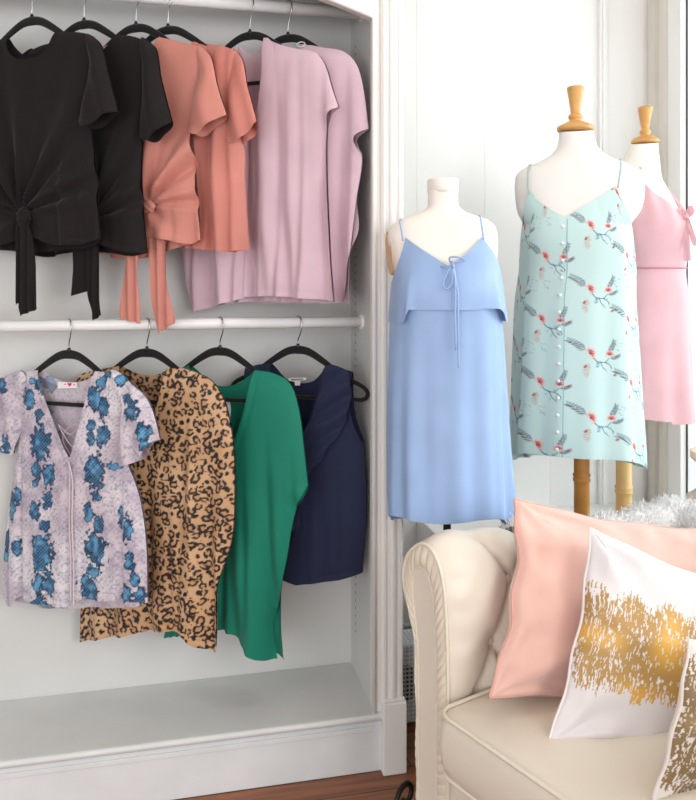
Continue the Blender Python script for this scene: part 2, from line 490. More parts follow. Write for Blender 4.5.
# ------------------------------------------------------------------ white perforated appliance behind the pilaster
fx, fy = .82, 2.40
ap = empty('fan_heater', (fx, fy, 0), 'small white perforated fan heater on the floor beside the wardrobe', 'heater')
def perforated(name):
    m, nt, b = new_mat(name)
    tc = nt.nodes.new('ShaderNodeTexCoord'); mp = nt.nodes.new('ShaderNodeMapping'); mp.inputs['Scale'].default_value = (75, 75, 75)
    nt.links.new(tc.outputs['Object'], mp.inputs['Vector'])
    vo = nt.nodes.new('ShaderNodeTexVoronoi'); vo.inputs['Scale'].default_value = 1; vo.inputs['Randomness'].default_value = .0
    nt.links.new(mp.outputs[0], vo.inputs['Vector'])
    gr = nt.nodes.new('ShaderNodeMath'); gr.operation = 'LESS_THAN'; gr.inputs[1].default_value = .36
    nt.links.new(vo.outputs['Distance'], gr.inputs[0])
    return m, nt, b, gr
m, nt, b, gr = perforated('perforated_white')
mx = nt.nodes.new('ShaderNodeMix'); mx.data_type = 'RGBA'; mx.inputs[6].default_value = lin((238, 242, 246)); mx.inputs[7].default_value = lin((200, 210, 218))
nt.links.new(gr.outputs[0], mx.inputs[0]); nt.links.new(mx.outputs[2], b.inputs['Base Color']); b.inputs['Roughness'].default_value = .5
MB().box((fx - .14, fy, .012), (fx + .14, fy + .11, .265)).build('casing', m, ap, bevel=.012)
m2, nt, b, gr = perforated('perforated_grille')
mx = nt.nodes.new('ShaderNodeMix'); mx.data_type = 'RGBA'; mx.inputs[6].default_value = lin((206, 214, 220)); mx.inputs[7].default_value = lin((58, 66, 76))
nt.links.new(gr.outputs[0], mx.inputs[0]); nt.links.new(mx.outputs[2], b.inputs['Base Color'])
a = np.linspace(0, 2 * PI, 40, endpoint=False)
MB().add([(fx - .088 + .05 * math.cos(t), fy - .002, .142 + .056 * math.sin(t)) for t in a] + [(fx - .088 + .05 * math.cos(t), fy + .002, .142 + .056 * math.sin(t)) for t in a],
         [tuple(range(39, -1, -1))] + [(i, (i + 1) % 40, 40 + (i + 1) % 40, 40 + i) for i in range(40)]).build('round_grille', m2, ap)
MB().tube(spline([(fx - .11, fy + .055, .262), (fx - .11, fy + .055, .285), (fx - .09, fy + .055, .295), (fx + .09, fy + .055, .295), (fx + .11, fy + .055, .285), (fx + .11, fy + .055, .262)], 5), .009, 10).build('handle', plain('heater_grey', (150, 160, 166), .5), ap, smooth=True)
for sx in (-1, 1):
    MB().box((fx + sx * .11 - .015, fy + .01, 0), (fx + sx * .11 + .015, fy + .10, .013)).build('foot', M_dark, ap)

# ================================================================== HANGERS
M_velvet = plain('black_velvet', (24, 22, 23), .85, 0, .15, 40, (1200, .3, .0005), sheen=.25, spec=.2)
M_collar = plain('hook_collar', (60, 60, 62), .3, .9)
def hanger_proto(dz):
    O = np.array([0, 0, 0.0]); w = np.array([math.cos(PHI), -math.sin(PHI), 0]); n = np.array([-math.sin(PHI), -math.cos(PHI), 0])
    root = empty('clothes_hanger', (0, 0, 0))
    half = [(0, -.079), (.022, -.081), (.042, -.088), (.065, -.101), (.09, -.117), (.115, -.134), (.14, -.150), (.17, -.165), (.195, -.176), (.211, -.187), (.2185, -.200), (.213, -.213), (.20, -.219)]
    half = [(s, t - dz) for s, t in half]
    full = [(-s, t) for s, t in half[:0:-1]] + half
    P = spline(full, 4)
    rad = []
    for s, t in P:
        a = abs(s); rad.append(.0130 - .0052 * min(1, a / .12) - .0015 * min(1, max(0, (a - .12) / .08)))
    MB().tube([w * s + UP * t for s, t in P], rad, 12, flat=(n, .42)).build('shoulder_bar', M_velvet, root, smooth=True)
    MB().tube([w * s + UP * (-.2195 - dz) for s in np.linspace(-.203, .203, 9)], .0062, 10, flat=(n, .6)).build('lower_bar', M_velvet, root, smooth=True)
    MB().tube([UP * (-.0745 - dz), UP * (-.066 - dz), UP * (-.060 - dz)], [.0062, .0055, .0035], 10).build('collar', M_collar, root, smooth=True)
    hk = spline([(0, 0, -.066 - dz), (0, -.001, -.05 - dz), (.003, -.010, -.036), (.007, -.0215, -.018), (.008, -.0235, 0), (.006, -.017, .0145), (.001, -.003, .0212), (-.004, .012, .018), (-.007, .021, .006), (-.006, .0225, -.006)], 5)
    MB().tube(hk, .0019, 8).build('hook', M_chrome, root, smooth=True)
    return root
def copy_thing(o):
    c = o.copy(); C.objects.link(c)
    for ch in list(o.children):
        d = ch.copy(); C.objects.link(d); d.parent = c
    return c
PROTO = {UPPER_Z: hanger_proto(.012), LOWER_Z: hanger_proto(.0)}; used = set()
HANGERS = [(32, UPPER_Z, 'black velvet hanger in the leftmost black knotted tee', 'hangers on the upper rail'),
           (84, UPPER_Z, 'black velvet hanger in the second black tee from the left', 'hangers on the upper rail'),
           (136, UPPER_Z, 'black velvet hanger in the coral tee that has dangling ties', 'hangers on the upper rail'),
           (168, UPPER_Z, 'black velvet hanger in the coral tee beside the mauve tops', 'hangers on the upper rail'),
           (250, UPPER_Z, 'black velvet hanger in the open mauve cardigan', 'hangers on the upper rail'),
           (288, UPPER_Z, 'black velvet hanger in the rearmost mauve top near the wardrobe side', 'hangers on the upper rail'),
           (69, LOWER_Z, 'black velvet hanger in the blue and pink snakeskin print blouse', 'hangers on the lower rail'),
           (147, LOWER_Z, 'black velvet hanger in the leopard print top', 'hangers on the lower rail'),
           (220, LOWER_Z, 'black velvet hanger in the green kimono top', 'hangers on the lower rail'),
           (298, LOWER_Z, 'black velvet hanger with its right end bare beside the navy ruffle top', 'hangers on the lower rail')]
for px, z, lab, grp in HANGERS:
    h = copy_thing(PROTO[z]) if z in used else PROTO[z]; used.add(z)
    pl = Plane(px, z); h.location = (pl.O[0], pl.O[1], z + (.0 if z == UPPER_Z else -.002))
    tag(h, lab, 'hanger', grp)

# ================================================================== GARMENTS
M_black = cloth('black_jersey', (27, 21, 23), .8, .1, .2)
M_coral = cloth('coral_jersey', (199, 130, 117), .55, .3, .3)
M_coral2 = cloth('coral_jersey_b', (195, 122, 110), .55, .3, .3)
M_mauve = cloth('mauve_jersey', (206, 178, 190), .75, .3, .3)
M_green = cloth('green_crepe', (0, 120, 98), .65, .15, .35)
M_navy = cloth('navy_crepe', (22, 30, 62), .7, .2, .3)
M_tag = plain('white_tag', (235, 232, 235), .6)
M_pink = plain('magenta_print', (220, 40, 130), .6)
M_teal = plain('teal_tag', (120, 190, 180), .6)

def knot_folds(k, amp, m, reach, seed, base):
    def fn(s, t):
        ds, dt = s - k[0], t - k[1]
        r = np.hypot(ds, dt); a = np.arctan2(ds, dt)
        up = np.clip(dt / (r + 1e-6) * 1.5 + .35, 0, 1)
        v = (np.sin(m * a + seed) + .5 * np.sin(1.7 * m * a + 2 * seed)) * np.exp(-r / reach) * (1 - np.exp(-(r / .035) ** 2)) * up
        lo = np.clip(-dt / (r + 1e-6) * 1.5 + .1, 0, 1)
        v2 = np.sin(5 * a + seed) * np.exp(-r / (reach * .5)) * (1 - np.exp(-(r / .03) ** 2)) * lo
        return amp * v + amp * .6 * v2 + base(s, t)
    return fn

TOPS = 'tops hanging on the upper rail'; LOWS = 'tops hanging on the lower rail'
# ---- black knotted tee
def black_tee_front():
    pl = Plane(32, UPPER_Z)
    root = garment('knotted_tee', pl, 'leftmost black short-sleeved tee tied in a knot at the hem', 'top', TOPS, M_black)
    k = pl.st(24, 215)
    base = drape(3, .004, top=1.9, hem=1.5)
    fo = knot_folds(k, .020, 13, .22, 1.0, base)
    right = [(88, 34), (96, 41), (92, 80), (88, 112), (92, 135), (96, 165), (98.5, 205), (101, 239, 'oc'), (87, 244, 'o'), (57, 245, 'o'), (42, 239, 'o'), (32, 236, 'c')]
    neck = [(31, 61, 'o'), (42, 58, 'o'), (51, 49, 'o'), (57, 31, 'c')]
    nb = [(31, 55, 'o'), (44, 51, 'o'), (53, 41, 'o'), (57, 31, 'c')]
    rb = right[:8] + [(85, 247, 'o'), (57, 250, 'o'), (42, 252, 'o'), (32, 252, 'c')]
    bodice(root, 'body', pl, neck + right, nb + rb, M_black, mirror=True, fold=fo, bfold=base)
    slv = [(80, 33), (92, 37), (99, 45), (107, 68), (113, 92), (118, 112, 'oc'), (107, 117, 'o'), (94, 127, 'o'), (86, 127, 'o'), (79, 119, 'c'), (86, 92), (88, 62)]
    sf = lambda s, t: .004 * np.sin(s * 90 + t * 25)
    bodice(root, 'sleeve', pl, slv, slv, M_black, d0=.022, th=.024, r=.018, fold=sf, ramp=.11)
    bodice(root, 'sleeve', pl, slv, slv, M_black, d0=.0, th=.014, r=.018, fold=sf, flip=True)
    tf = lambda s, t: .006 * np.sin((s - k[0]) * 260 + 1)
    strip(root, 'tie', pl, [(19, 216), (26, 214), (31, 228), (34, 262), (38, 309, 'c'), (19, 316, 'c'), (18, 306), (20, 262)], M_black, .034, fold=tf)
    strip(root, 'tie', pl, [(18, 217), (25, 216), (28, 240), (28, 300, 'c'), (14.5, 305, 'c'), (16, 262)], M_black, .026, fold=tf)
    strip(root, 'knot', pl, [(17, 213), (22, 207), (28, 208), (31, 215), (30, 224), (24, 228), (18, 224)], M_black, .028, th=.016, r=.012, fold=lambda s, t: .003 * np.sin(t * 420 + s * 200))
black_tee_front()
def black_tee_back():
    pl = Plane(84, UPPER_Z)
    root = garment('knotted_tee', pl, 'second black knotted tee from the left, behind the first one', 'top', TOPS, M_black)
    k = pl.st(88, 222); base = drape(5, .005, top=1.9, hem=1.5)
    fo = knot_folds(k, .018, 12, .22, 2.0, base)
    right = [(131, 36), (145, 41), (151, 47), (147, 90), (141, 130), (141, 146), (141, 170), (142, 210), (144, 253, 'oc'), (128, 252, 'o'), (108, 246, 'o'), (84, 238, 'c')]
    neck = [(84, 62, 'o'), (99, 58, 'o'), (110, 48, 'o'), (117, 35, 'c')]
    nb = [(84, 55, 'o'), (98, 51, 'o'), (109, 44, 'o'), (117, 35, 'c')]
    rb = right[:9] + [(128, 256, 'o'), (108, 253, 'o'), (84, 250, 'c')]
    bodice(root, 'body', pl, neck + right, nb + rb, M_black, mirror=True, fold=fo, bfold=base)
    slv = [(138, 37), (148, 42), (154, 50), (161, 80), (166, 100), (172, 122, 'oc'), (163, 131, 'o'), (150, 141, 'o'), (141, 138, 'c'), (141, 112), (143, 70)]
    sf = lambda s, t: .004 * np.sin(s * 95 + t * 25 + 1)
    bodice(root, 'sleeve', pl, slv, slv, M_black, d0=.020, th=.024, r=.018, fold=sf, ramp=.11)
    bodice(root, 'sleeve', pl, slv, slv, M_black, d0=.0, th=.012, r=.018, fold=sf, flip=True)
    strip(root, 'tie', pl, [(75, 243), (88, 243), (88.5, 268), (88.5, 291, 'c'), (71, 296, 'c'), (73, 270)], M_black, .012)
    strip(root, 'tie', pl, [(88, 242), (97, 242), (99, 282), (101.5, 315, 'c'), (92.5, 321, 'c'), (88.5, 296), (88, 270)], M_black, .018, fold=lambda s, t: .005 * np.sin(s * 300))
    strip(root, 'knot', pl, [(82, 216), (88, 212), (94, 216), (95, 228), (92, 240), (84, 240), (81, 228)], M_black, .022, th=.012, r=.012)
black_tee_back()
# ---- coral tees
def coral_front():
    pl = Plane(136, UPPER_Z)
    root = garment('knotted_tee', pl, 'coral tee with gathered knot and two long dangling ties', 'top', TOPS, M_coral)
    k = pl.st(149, 206); base = drape(8, .005, top=1.9, hem=1.5)
    fo = knot_folds(k, .026, 11, .34, .4, base)
    right = [(161, 38, ''), (180, 42), (196, 46), (205, 52), (200, 90), (193, 120), (193, 136), (196, 175), (199, 205), (201, 240, 'oc'), (190, 244, 'o'), (170, 240, 'o'), (154, 238, 'o'), (136, 237, 'c')]
    neck = [(136, 66, 'o'), (147, 62, 'o'), (156, 53, 'o')]
    nb = [(136, 60, 'o'), (147, 56, 'o'), (156, 48, 'o')]
    rb = right[:10] + [(180, 246, 'o'), (160, 252, 'o'), (147, 257, 'o'), (136, 258, 'c')]
    right[0] = rb[0] = (161, 38, 'c')
    bodice(root, 'body', pl, neck + right, nb + rb, M_coral, mirror=True, fold=fo, bfold=base)
    slv = [(193, 45), (203, 49), (210, 58), (214, 70), (220, 93), (227, 115, 'oc'), (214, 124, 'o'), (199, 135, 'o'), (190, 132, 'c'), (193, 105), (200, 78)]
    sf = lambda s, t: .004 * np.sin(s * 80 + t * 30 + 2)
    bodice(root, 'sleeve', pl, slv, slv, M_coral, d0=.022, th=.024, r=.018, fold=sf, ramp=.11)
    bodice(root, 'sleeve', pl, slv, slv, M_coral, d0=.0, th=.012, r=.018, fold=sf, flip=True)
    tf = lambda s, t: .006 * np.sin(s * 230 + 1.5 + t * 5)
    strip(root, 'tie', pl, [(125, 244), (137, 244), (138, 275), (140, 302), (140.5, 324, 'c'), (120, 318, 'c'), (122, 296), (124.5, 262)], M_coral, .028, fold=tf)
    strip(root, 'tie', pl, [(152, 226), (164, 226), (167, 278), (174.5, 323, 'c'), (157, 334, 'c'), (153.5, 312), (151, 280)], M_coral, .004, fold=tf)
    strip(root, 'knot', pl, [(142, 204), (147, 200), (154, 203), (155, 209), (150, 213), (143, 211)], M_coral, .024, th=.009, r=.01, fold=lambda s, t: .003 * np.sin(t * 300 + s * 300))
    strip(root, 'hem_drape', pl, [(112, 240), (145, 238), (165, 236), (166, 244), (150, 252), (143, 258, 'c'), (111, 258, 'c')], M_coral, .002)
coral_front()
def coral_back():
    pl = Plane(168, UPPER_Z)
    root = garment('tee', pl, 'coral short-sleeved tee hanging just left of the mauve tops', 'top', TOPS, M_coral2)
    base = drape(18, .018, top=2.15, hem=1.55, power=.9)
    right = [(194, 42, 'c'), (215, 45), (231, 49), (241, 58), (238, 90), (234, 120), (243, 145), (243, 180), (244, 215), (246, 250, 'oc'), (230, 252, 'o'), (200, 249, 'o'), (168, 247, 'c')]
    neck = [(168, 70, 'o'), (178, 66, 'o'), (188, 57, 'o')]
    nb = [(168, 64, 'o'), (178, 60, 'o'), (188, 52, 'o')]
    bodice(root, 'body', pl, neck + right, nb + right, M_coral2, mirror=True, fold=base)
    slv = [(228, 47), (237, 53), (243, 63), (248, 84), (253, 103), (258, 122, 'oc'), (253, 131, 'o'), (240, 143, 'o'), (233, 144, 'o'), (227, 138, 'c'), (228, 115), (231, 80)]
    sf = lambda s, t: .006 * np.sin(s * 110 + t * 30 + 2)
    bodice(root, 'sleeve', pl, slv, slv, M_coral2, d0=.022, th=.024, r=.018, fold=sf, ramp=.11)
    bodice(root, 'sleeve', pl, slv, slv, M_coral2, d0=.0, th=.012, r=.018, fold=sf, flip=True)
coral_back()
# ---- mauve tops
def mauve_front():
    pl = Plane(250, UPPER_Z)
    root = garment('cardigan', pl, 'open mauve short-sleeved cardigan with draped front edges', 'cardigan', TOPS, M_mauve)
    fo = drape(21, .014, (.12, .07, .19), 2.15, 1.4)
    rf = [(265, 38, 'c'), (280, 45), (300, 50), (316, 53), (324, 62), (329, 73), (334, 90), (340, 108, 'oc'), (331, 114, 'o'), (328.5, 126, ''), (327, 150), (329, 190), (330, 250), (335, 301, 'oc'), (305, 298, 'o'), (275, 296, 'o'), (245, 297, 'c'), (246, 240), (248, 180), (252, 135), (259, 104), (263, 70)]
    mb = MB()
    lf = [(238, 47, 'c'), (243, 80), (246, 115), (249, 150), (248, 220), (246, 298, 'oc'), (220, 305, 'o'), (193, 312, 'c'), (188, 285), (184, 250), (180, 190), (180, 135), (170, 128, 'o'), (164, 122, 'c'), (176, 90), (186, 68), (206, 60), (225, 53)]
    bk = [(238, 46, 'oc'), (251, 52, 'o'), (265, 38, 'c')] + rf[1:13] + [(335, 303, 'oc'), (300, 302, 'o'), (243, 302, 'o'), (194, 309, 'c')] + lf[8:]
    sheet(mb, pl, outline(pl, bk), .006, -1, .016, 0, .02, fo)
    mb.build('back', M_mauve, root, smooth=True)
    for nm, ol, d in (('front_panel', rf, .006), ('front_panel', lf, .0)):
        sheet(MB_ := MB(), pl, outline(pl, ol), .006, 1, .014, d, .02, fo); MB_.build(nm, M_mauve, root, smooth=True)
    strip(root, 'neck_band', pl, [(263, 40), (268, 38), (274, 48), (271, 80), (265, 112), (257.5, 132, 'c'), (258, 106), (261.5, 72)], M_mauve, .022, th=.002, r=.01)
    poly_label(root, 'care_label', pl, [(221, 84), (233, 81), (233, 88), (222, 92)], M_teal, -.009)
mauve_front()
def mauve_back():
    pl = Plane(288, UPPER_Z)
    root = garment('top', pl, 'mauve side-slit top hanging last by the wardrobe side', 'top', TOPS, M_mauve)
    fo = drape(33, .012, (.13, .08, .2), 2.15, 1.4)
    right = [(303, 44, 'c'), (325, 48), (342, 51), (353, 59), (360, 72), (365, 95), (369, 129, 'oc'), (356, 138, 'o'), (358, 147, 'o'), (363, 156, ''), (362.5, 172), (358, 200), (360, 230), (352, 255), (351, 304, 'oc'), (336, 303, 'o'), (310, 303, 'o'), (288, 303, 'c')]
    neck = [(288, 78, 'o'), (296, 66, 'o')]
    nb = [(288, 58, 'o'), (297, 54, 'o')]
    rfr = right[:12] + [(353, 252, 'c'), (347, 272), (339, 303, 'oc')] + right[15:]
    bodice(root, 'body', pl, neck + rfr, nb + right, M_mauve, mirror=True, fold=fo)
    a = np.linspace(0, 2 * PI, 17)[:-1]
    Q = np.array([pl.st(302.5 + 4 * math.cos(t), 45.5 + 3 * math.sin(t)) for t in a])
    MB().tube(pl.world(Q, .012 + .006 * np.sin(a)), .0016, 6, closed=True).build('hanging_loop', M_tag, root, smooth=True)
mauve_back()

# ---- blouse with snakeskin and blue flower print
def vnoise(x, y, seed=0):
    xi = np.floor(x).astype(int); yi = np.floor(y).astype(int); fx = x - xi; fy = y - yi
    fx = fx * fx * (3 - 2 * fx); fy = fy * fy * (3 - 2 * fy)
    def hsh(a, b):
        n = (a * 374761393 + b * 668265263 + seed * 974711) & 0x7fffffff
        n = ((n ^ (n >> 13)) * 1274126177) & 0x7fffffff
        return ((n ^ (n >> 16)) & 0xffff) / 65535.0
    return (hsh(xi, yi) * (1 - fx) + hsh(xi + 1, yi) * fx) * (1 - fy) + (hsh(xi, yi + 1) * (1 - fx) + hsh(xi + 1, yi + 1) * fx) * fy
def hash2(a, b, k):
    n = (a * 374761393 + b * 668265263 + k * 1442695041) & 0x7fffffff
    n = ((n ^ (n >> 13)) * 1274126177) & 0x7fffffff
    return ((n ^ (n >> 16)) & 0xffff) / 65535.0
def mixc(a, b, m): return a * (1 - m[:, None]) + b * m[:, None]
def L3(c): return np.array(lin(c)[:3])

def snake_paint(pl, blobs):
    B = [(pl.st(x, y), rx / 330., ry / 330.) for x, y, rx, ry in blobs]
    def fn(V, side):
        s, t = V[:, 0], V[:, 1]
        n = vnoise(s * 38, t * 38, 3); n2 = vnoise(s * 12, t * 12, 9); n3 = vnoise(s * 230, t * 230, 5)
        c = mixc(L3((208, 196, 204)), L3((180, 166, 182)), np.clip(n * 1.5 - .35, 0, 1) * .85)
        c = mixc(c, L3((228, 226, 230)), np.clip(n2 * 2.2 - .9, 0, 1) * .7)
        # scales
        u = (s + t) * 200; w_ = (s - t) * 200
        sc = np.clip(np.maximum(np.abs(np.sin(u)), np.abs(np.sin(w_))) * 4 - 3.1, 0, 1) * np.clip(n * 2.4 - .5, 0, 1)
        c = mixc(c, L3((128, 122, 148)), sc * .32)
        c = mixc(c, L3((120, 126, 150)), np.clip(n3 * 2.6 - 1.4, 0, 1) * .7)
        e = (vnoise(s * 110, t * 110, 21) - .5) * .75 + (vnoise(s * 260, t * 260, 22) - .5) * .35
        for (p, rx, ry) in B:
            q = np.hypot((s - p[0]) / rx, (t - p[1]) / ry) + e
            m = np.clip((1.02 - q) / .1, 0, 1)
            if not m.any(): continue
            inn = vnoise(s * 75 + p[0] * 99, t * 75, 31); rim = np.clip((q - .62) / .25, 0, 1)
            b = mixc(L3((20, 66, 106)), L3((84, 146, 188)), np.clip(inn * 1.9 - .55, 0, 1) * (1 - rim))
            b = mixc(b, L3((20, 46, 70)), rim * .85)
            dots = np.clip(np.sin(s * 620) * np.sin(t * 620) * 2, 0, 1)
            b = mixc(b, L3((150, 200, 225)), dots * .3 * (1 - rim))
            c = mixc(c, b, m)
        if side < 0: c = mixc(c, L3((200, 190, 200)), np.full(len(s), .35))
        return c
    return fn
def snake_blouse():
    pl = Plane(69, LOWER_Z)
    root = garment('blouse', pl, 'pale blouse with blue flower and snakeskin print, tied at the neck', 'blouse', LOWS, None)
    M = painted('snake_print', .7, .15)
    blobs = [(34, 398, 7, 9), (44, 413, 5, 6), (46, 385, 8, 9), (36, 381, 6, 4), (45, 441, 11, 17), (41, 470, 6, 8), (53, 473, 7, 13), (41, 481, 5, 5), (52, 498, 5, 10), (40, 508, 7, 10), (49, 524, 6, 6), (47, 551, 12, 18), (43, 580, 6, 9), (53, 582, 7, 12), (44, 603, 13, 8),
             (98, 398, 8, 11), (108, 408, 5, 10), (105, 381, 6, 8), (112, 373, 8, 4), (95, 425, 5, 6), (107, 434, 7, 12), (95, 436, 5, 7), (99, 470, 11, 17), (100, 495, 6, 6), (92, 511, 5, 11), (103, 522, 6, 9), (100, 546, 12, 15), (92, 585, 11, 14), (98, 570, 8, 8),
             (131, 527, 5, 12), (125, 515, 3, 12), (133, 560, 5, 9), (141, 596, 7, 8), (129, 592, 6, 9), (137, 578, 4, 7),
             (15, 505, 6, 15), (21, 495, 4, 9), (9, 540, 5, 12), (20, 546, 5, 9), (8, 556, 5, 6),
             (139, 408, 8, 12), (135, 398, 6, 6), (151, 431, 7, 9), (152, 443, 6, 5), (118, 464, 8, 4), (126, 379, 6, 5),
             (7, 384, 9, 7), (12, 443, 5, 9), (6, 452, 6, 5), (-18, 400, 9, 9), (-14, 430, 8, 8)]
    pt = snake_paint(pl, blobs)
    st = [pl.st(x, 500)[0] for x in (24, 72, 124)]
    fd = drape(44, .005, (.15, .09, .2), 1.1, .35)
    def fo(s, t):
        a = np.clip((1.0 - t) / .4, 0, 1)
        return fd(s, t) - .014 * gauss(s - st[0], .007) * a - .014 * gauss(s - st[2], .008) * a - .008 * gauss(s - st[1], .006) * a
    fr = [(74, 458, 'oc'), (85, 418, 'o'), (96, 371, 'c'), (112, 373), (127, 381), (124, 420), (129, 464), (135, 480), (141, 503), (146, 550), (148, 602, 'oc'), (135, 606, 'o'), (124, 599, 'o'), (105, 598, 'o'), (84, 598, 'o'), (70, 604, 'o'), (34, 600, 'o'), (22, 595, 'o'), (15, 604, 'o'), (4, 597, 'c'), (4, 560), (8, 522), (15, 470), (19, 440), (17, 400), (9, 378), (24, 372), (39, 370, 'oc'), (51, 402, 'o'), (64, 436, 'o')]
    bk = [(39, 370, 'oc'), (53, 380, 'o'), (69, 383, 'o'), (84, 380, 'o'), (96, 371, 'c')] + fr[3:11] + [(130, 608, 'o'), (114, 610, 'o'), (70, 611, 'o'), (34, 610, 'o')] + fr[19:27]
    bodice(root, 'body', pl, fr, bk, M, h=.0024, fold=fo, bfold=fd, paint=pt)
    sr = [(112, 371), (128, 380), (140, 390), (148, 402), (155, 417), (161, 439, 'oc'), (151, 443, 'o'), (143, 458, 'o'), (128, 464, 'o'), (112, 466, 'c'), (119, 435), (123, 404)]
    sl = [(25, 372), (9, 375), (-8, 384), (-24, 405), (-32, 432, 'oc'), (-20, 444, 'o'), (-4, 449, 'o'), (14, 455, 'c'), (22, 428), (25, 400)]
    sf = lambda s, t: .005 * np.sin(s * 100 + t * 20)
    bodice(root, 'sleeve', pl, sr, sr, M, h=.0024, d0=.02, th=.016, fold=sf, paint=pt)
    bodice(root, 'sleeve', pl, sl, sl, M, h=.0026, d0=.012, th=.014, fold=sf, paint=pt)
    for dx in (0, 3):
        P = [pl.st(x, y) for x, y in ((75, 459), (76 + dx, 480), (75.5 + dx, 520), (77 + dx, 560), (77 + dx, 600 + dx * 3))]
        Q = np.array(P); MB().tube(spline(pl.world(Q, np.full(len(Q), .026 + dx * .0006)), 6), .0022, 7).build('neck_tie', cloth('tie_pink', (214, 200, 208)), root, smooth=True)
    P = np.array([pl.st(x, y) for x, y in ((75, 460), (70, 452), (64, 440), (67, 430), (78, 424), (82, 430), (74, 446), (60, 424), (72, 434), (84, 420))])
    MB().tube(spline(pl.world(P, np.linspace(.004, .008, len(P))), 5), .0014, 6).build('neck_lacing', cloth('tie_pink2', (206, 186, 194)), root, smooth=True)
    lb = poly_label(root, 'brand_label', pl, [(58, 382), (77, 382.5), (77.5, 388), (57.5, 388.5)], M_tag, -.008)
    # little printed heart with a dot on each side
    c = pl.st(68, 384.8); a = np.linspace(0, 2 * PI, 28, endpoint=False)
    hx = 16 * np.sin(a) ** 3; hy = 13 * np.cos(a) - 5 * np.cos(2 * a) - 2 * np.cos(3 * a) - np.cos(4 * a)
    hb = MB().add(pl.world(np.stack([c[0] + hx * .00045, c[1] + hy * .00042], 1), np.full(28, -.0068)), [tuple(range(27, -1, -1))])
    for dx in (-.015, .015):
        hb.add(pl.world(np.stack([c[0] + dx + .0028 * np.cos(a), c[1] + .002 * np.sin(a)], 1), np.full(28, -.0068)), [tuple(range(28))])
    v = hb.build('heart_print', M_pink, lb)
snake_blouse()

# ---- leopard print top
def leopard_paint(V, side):
    s, t = V[:, 0].copy(), V[:, 1].copy()
    cell = .0262
    c = mixc(L3((208, 170, 132)), L3((190, 148, 108)), vnoise(s * 14, t * 14, 2))
    # rosettes: jittered cells, broken dark ring around a browner heart
    wob = (vnoise(s * 190, t * 190, 8) - .5)
    gi = np.floor(s / cell).astype(int); gj = np.floor(t / cell).astype(int)
    dark = np.zeros(len(s)); heart = np.zeros(len(s))
    for di in (-1, 0, 1):
        for dj in (-1, 0, 1):
            a, b = gi + di + 500, gj + dj + 500
            cx = (a - 500 + .5 + (hash2(a, b, 1) - .5) * .55 + .5 * (b % 2)) * cell
            cy = (b - 500 + .5 + (hash2(a, b, 2) - .5) * .55) * cell
            R = cell * (.37 + .17 * hash2(a, b, 3)); as_ = .8 + .4 * hash2(a, b, 4); rot = hash2(a, b, 5) * 3.1
            dx, dy = s - cx, t - cy
            ux = (dx * np.cos(rot) + dy * np.sin(rot)) * as_; uy = (-dx * np.sin(rot) + dy * np.cos(rot)) / as_
            r = np.hypot(ux, uy) / R; an = np.arctan2(uy, ux)
            solid = hash2(a, b, 6) < .2
            gap = np.sin(an * 2 + hash2(a, b, 7) * 6.28) + .6 * np.sin(an * 3 + hash2(a, b, 8) * 6.28)
            rr = r + wob * .38
            ring = np.clip((rr - .38) / .1, 0, 1) * np.clip((1.05 - rr) / .1, 0, 1) * np.clip((gap + 1.12) / .25, 0, 1)
            spot = np.clip((.62 - rr) / .1, 0, 1)
            dark = np.maximum(dark, np.where(solid, spot, ring))
            heart = np.maximum(heart, np.where(solid, 0, np.clip((.6 - rr) / .2, 0, 1)))
    sm = np.clip((vnoise(s * 120, t * 120, 77) - .80) / .06, 0, 1) * (heart < .1)
    c = mixc(c, L3((176, 120, 80)), heart * .5)
    c = mixc(c, L3((30, 22, 20)), np.maximum(dark, sm))
    if side < 0: c = c * .9
    return c
def leopard_top():
    pl = Plane(147, LOWER_Z)
    root = garment('top', pl, 'tan and black leopard print V-neck top on the lower rail', 'top', LOWS, None)
    M = painted('leopard_print', .55, .1, .4)
    fd = drape(52, .008, (.10, .065, .16), 1.1, .4)
    x0 = pl.st(194, 540)[0]
    fo = lambda s, t: fd(s, t) + .012 * gauss(s - x0, .012) * np.clip((1.05 - t) / .3, 0, 1)
    fr = [(146, 434, 'oc'), (160, 405, 'o'), (168, 368, 'c'), (180, 368), (193, 371), (212, 381), (224, 399), (231, 425), (235, 460), (235, 510), (231, 545), (219, 586), (217, 602), (218, 622), (216, 652, 'oc'), (197, 644, 'o'), (180, 630, 'o'), (150, 629, 'o'), (120, 634, 'o'), (82, 640, 'c'), (82, 600), (74, 560), (65, 520), (63, 460), (66, 420), (77, 378), (92, 371), (120, 366, 'oc'), (132, 402, 'o')]
    bk = [(120, 366, 'oc'), (133, 374, 'o'), (146, 376, 'o'), (158, 374, 'o'), (168, 368, 'c')] + fr[3:15] + [(180, 634, 'o'), (120, 636, 'o')] + fr[19:27]
    bodice(root, 'body', pl, fr, bk, M, h=.0024, fold=fo, bfold=fd, paint=leopard_paint)
leopard_top()

